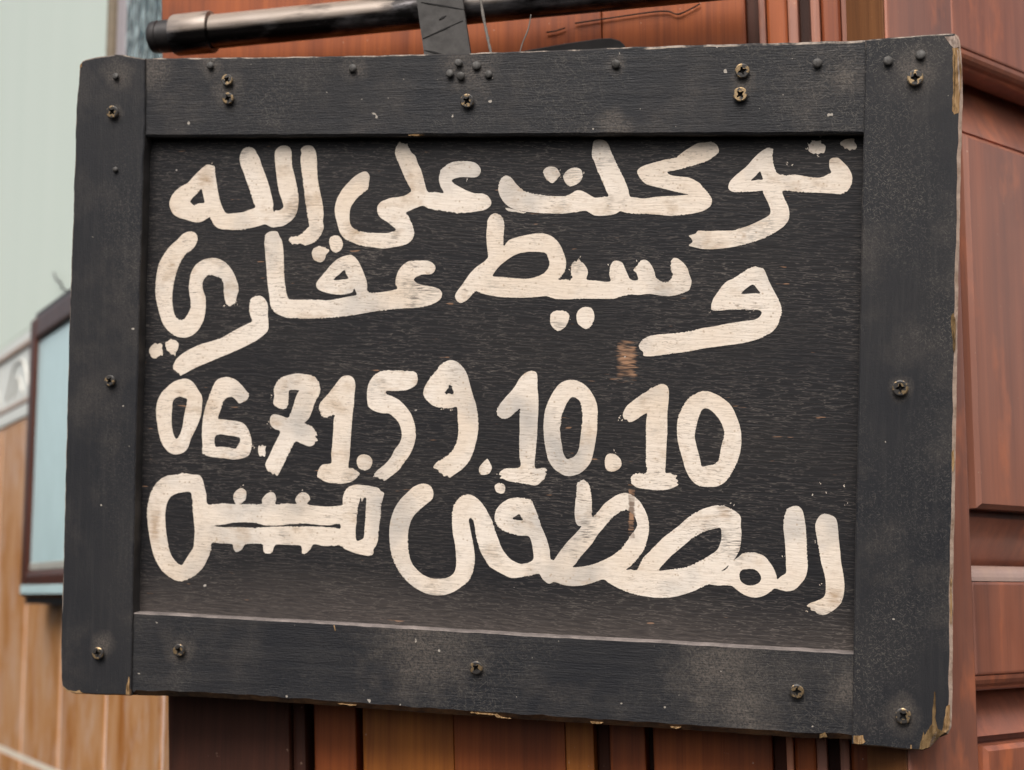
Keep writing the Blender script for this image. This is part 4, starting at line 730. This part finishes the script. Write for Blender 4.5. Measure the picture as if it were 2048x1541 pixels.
for gi, loops in enumerate(GLYPHS):
    LL = []
    for li, lp in enumerate(loops):
        p = catmull([(x*1e-4, z*1e-4) for x, z in zip(lp[0::2], lp[1::2])], 0.0005)
        if (area(p) < 0) == (li == 0): p.reverse()
        p = resample(p, 0.00035)
        nn = normals2(p)
        q2 = []
        for q, m in zip(p, nn):
            n1 = noise.noise(Vector((q.x*500, q.y*700, gi*1.7))); n2 = noise.noise(Vector((q.x*1100, q.y*2600, gi*1.7)))
            dryness = max(0.0, min(1.0, (noise.noise(Vector((q.x*75, q.y*75, gi*0.37+9)))-0.12)*5))
            q2.append(q + m*(0.00010*n1 + (0.00012 + 0.00062*dryness)*n2 - 0.00015*dryness))
        LL.append(q2)
    slab('painted_mark', LL, PD-0.00022, PD+0.0001, M['letter'], panel)
# spatter and stray bristle marks
bm = bmesh.new()
for (x, z) in [(-992, 3202), (-363, 3199), (185, 3260), (198, 3213), (339, 3236), (1634, 3372), (1643, 3358), (1710, 3320), (1564, 3274), (1528, 3277), (672, 2722), (508, 2681), (1107, 2418), (1344, 2424), (268, 2667), (269, 2371), (322, 2734), (-1583, 1867), (-1588, 1705), (-1568, 1681), (-1679, 1558), (-138, 1442), (564, 1589), (584, 1778), (601, 1773), (589, 1799), (1722, 1106), (1686, 702), (1760, 856), (1550, 1021), (1251, 1303), (1894, 1324), (1884, 1435), (1794, 1388), (1718, 1366), (1744, 1437), (-1997, 3322), (-1771, 3417), (-1895, 2426), (-1825, 2445), (-1821, 2427), (-1756, 1309), (-1565, 1294), (-1354, 1299), (-488, 1810), (-440, 1810)]:
    for k in range(2):
        cx = x*1e-4 + random.uniform(-1, 1)*0.0012; cz = z*1e-4 + random.uniform(-1, 1)*0.0010
        L_ = random.uniform(0.0002, 0.0007); a = random.uniform(0.5, 2.4); w = random.uniform(0.00012, 0.00028)
        d = Vector((math.cos(a), math.sin(a))); e = Vector((-d.y, d.x))
        pts = [Vector((cx, cz))+d*L_*math.cos(t)+e*w*math.sin(t) for t in [j*math.pi/4 for j in range(8)]]
        f_ = [bm.verts.new((q.x, PD-0.00018, q.y)) for q in pts]; bm.faces.new(f_)
sp_ = build('paint_spatter', bm, M['letter'], panel); sp_['kind'] = 'stuff'

# screws
def screw(x, z, r, y, parent, rot):
    seg = 28
    bm = bmesh.new()
    h = -0.0007
    circ = [Vector((0.86*r*math.cos(2*math.pi*i/seg), 0.86*r*math.sin(2*math.pi*i/seg))) for i in range(seg)]
    a, b, c = 0.13*r, 0.56*r, 0.24*r
    cr = []
    for k in range(4):
        ca, sa = math.cos(rot+k*math.pi/2), math.sin(rot+k*math.pi/2)
        for (px, pz) in ((c*0.9, -c*0.9), (b*0.62, -a*1.15), (b, -a*0.8), (b, a*0.8), (b*0.62, a*1.15)): cr.append(Vector((px*ca-pz*sa, px*sa+pz*ca)))
    allp = circ+cr
    vv = [bm.verts.new((p.x, h, p.y)) for p in allp]
    for tri in tessellate_polygon([[Vector((p.x, p.y, 0)) for p in circ], [Vector((p.x, p.y, 0)) for p in cr]]):
        try: bm.faces.new([vv[i] for i in tri])
        except ValueError: pass
    rim = [bm.verts.new((p.x/0.86, h+0.0004, p.y/0.86)) for p in circ]
    low = [bm.verts.new((p.x/0.86*0.97, 0.0008, p.y/0.86*0.97)) for p in circ]
    for i in range(seg):
        j = (i+1) % seg
        bm.faces.new((vv[i], vv[j], rim[j], rim[i])); bm.faces.new((rim[i], rim[j], low[j], low[i]))
    n = len(cr); fl = [bm.verts.new((p.x*0.72, h+0.0022, p.y*0.72)) for p in cr]
    for i in range(n):
        j = (i+1) % n
        f = bm.faces.new((vv[seg+i], vv[seg+j], fl[j], fl[i])); f.material_index = 1
    f = bm.faces.new(fl); f.material_index = 1
    # the bore in the timber is not cut: the slot floor sits in a small sleeve
    o = build('screw', bm, [M['screw'], M['recess']], parent, (x, y, z))
    o.rotation_euler = (random.uniform(-0.07, 0.07), 0, random.uniform(-0.05, 0.05))
    return o
for (who, x, z, r) in [('l', -0.26199, 0.3619, 0.00392), ('l', -0.25885, 0.19457, 0.00349), ('l', -0.26201, 0.02561, 0.00378), ('b', -0.20929, 0.02995, 0.00378), ('b', -0.02219, 0.0293, 0.00392), ('b', 0.16438, 0.02604, 0.00407), ('r', 0.22305, 0.016, 0.0045), ('r', 0.21816, 0.19897, 0.0045), ('r', 0.22326, 0.37352, 0.0045), ('t', 0.12665, 0.37987, 0.00421), ('t', 0.12577, 0.36629, 0.00421), ('t', -0.03557, 0.36528, 0.00421), ('t', -0.18748, 0.38085, 0.00363), ('t', -0.18652, 0.3694, 0.00363)]:
    yf = 0.0 if who in 'lr' else 0.0018
    screw(x, z, r, yf-0.0024, {'l': left, 'r': right, 't': toprail, 'b': botrail}[who], random.uniform(0, 1.5))
# nails: round heads left standing proud
for (who, x, z, r) in [('l', -0.26061, 0.38411, 0.00218), ('l', -0.25962, 0.3262, 0.00174), ('t', -0.19918, 0.39007, 0.00233), ('t', -0.10734, 0.38657, 0.00262), ('t', -0.04194, 0.38819, 0.00247), ('t', -0.04671, 0.38168, 0.00247), ('t', -0.03992, 0.38064, 0.00262), ('t', -0.03086, 0.38645, 0.00276), ('t', -0.0231, 0.3812, 0.00247), ('t', 0.0533, 0.38581, 0.00276), ('t', 0.16879, 0.38358, 0.00276), ('r', 0.20799, 0.38347, 0.00276), ('r', 0.22631, 0.38646, 0.00291)]:
    yf = 0.0 if who in 'lr' else 0.0018
    hgt = random.uniform(0.0014, 0.0026)
    o = lathe_y('nail', [(0.0, -hgt-0.0005), (r*0.55, -hgt-0.0004), (r*0.92, -hgt), (r, -hgt+0.0004), (r*0.95, -hgt+0.0009), (r*0.5, -hgt+0.0011), (r*0.5, 0.002)], M['nail'],
                {'l': left, 'r': right, 't': toprail, 'b': botrail}[who], (x, yf, z), 16)
    o.rotation_euler = (random.uniform(-0.2, 0.2), 0, random.uniform(-0.2, 0.2))
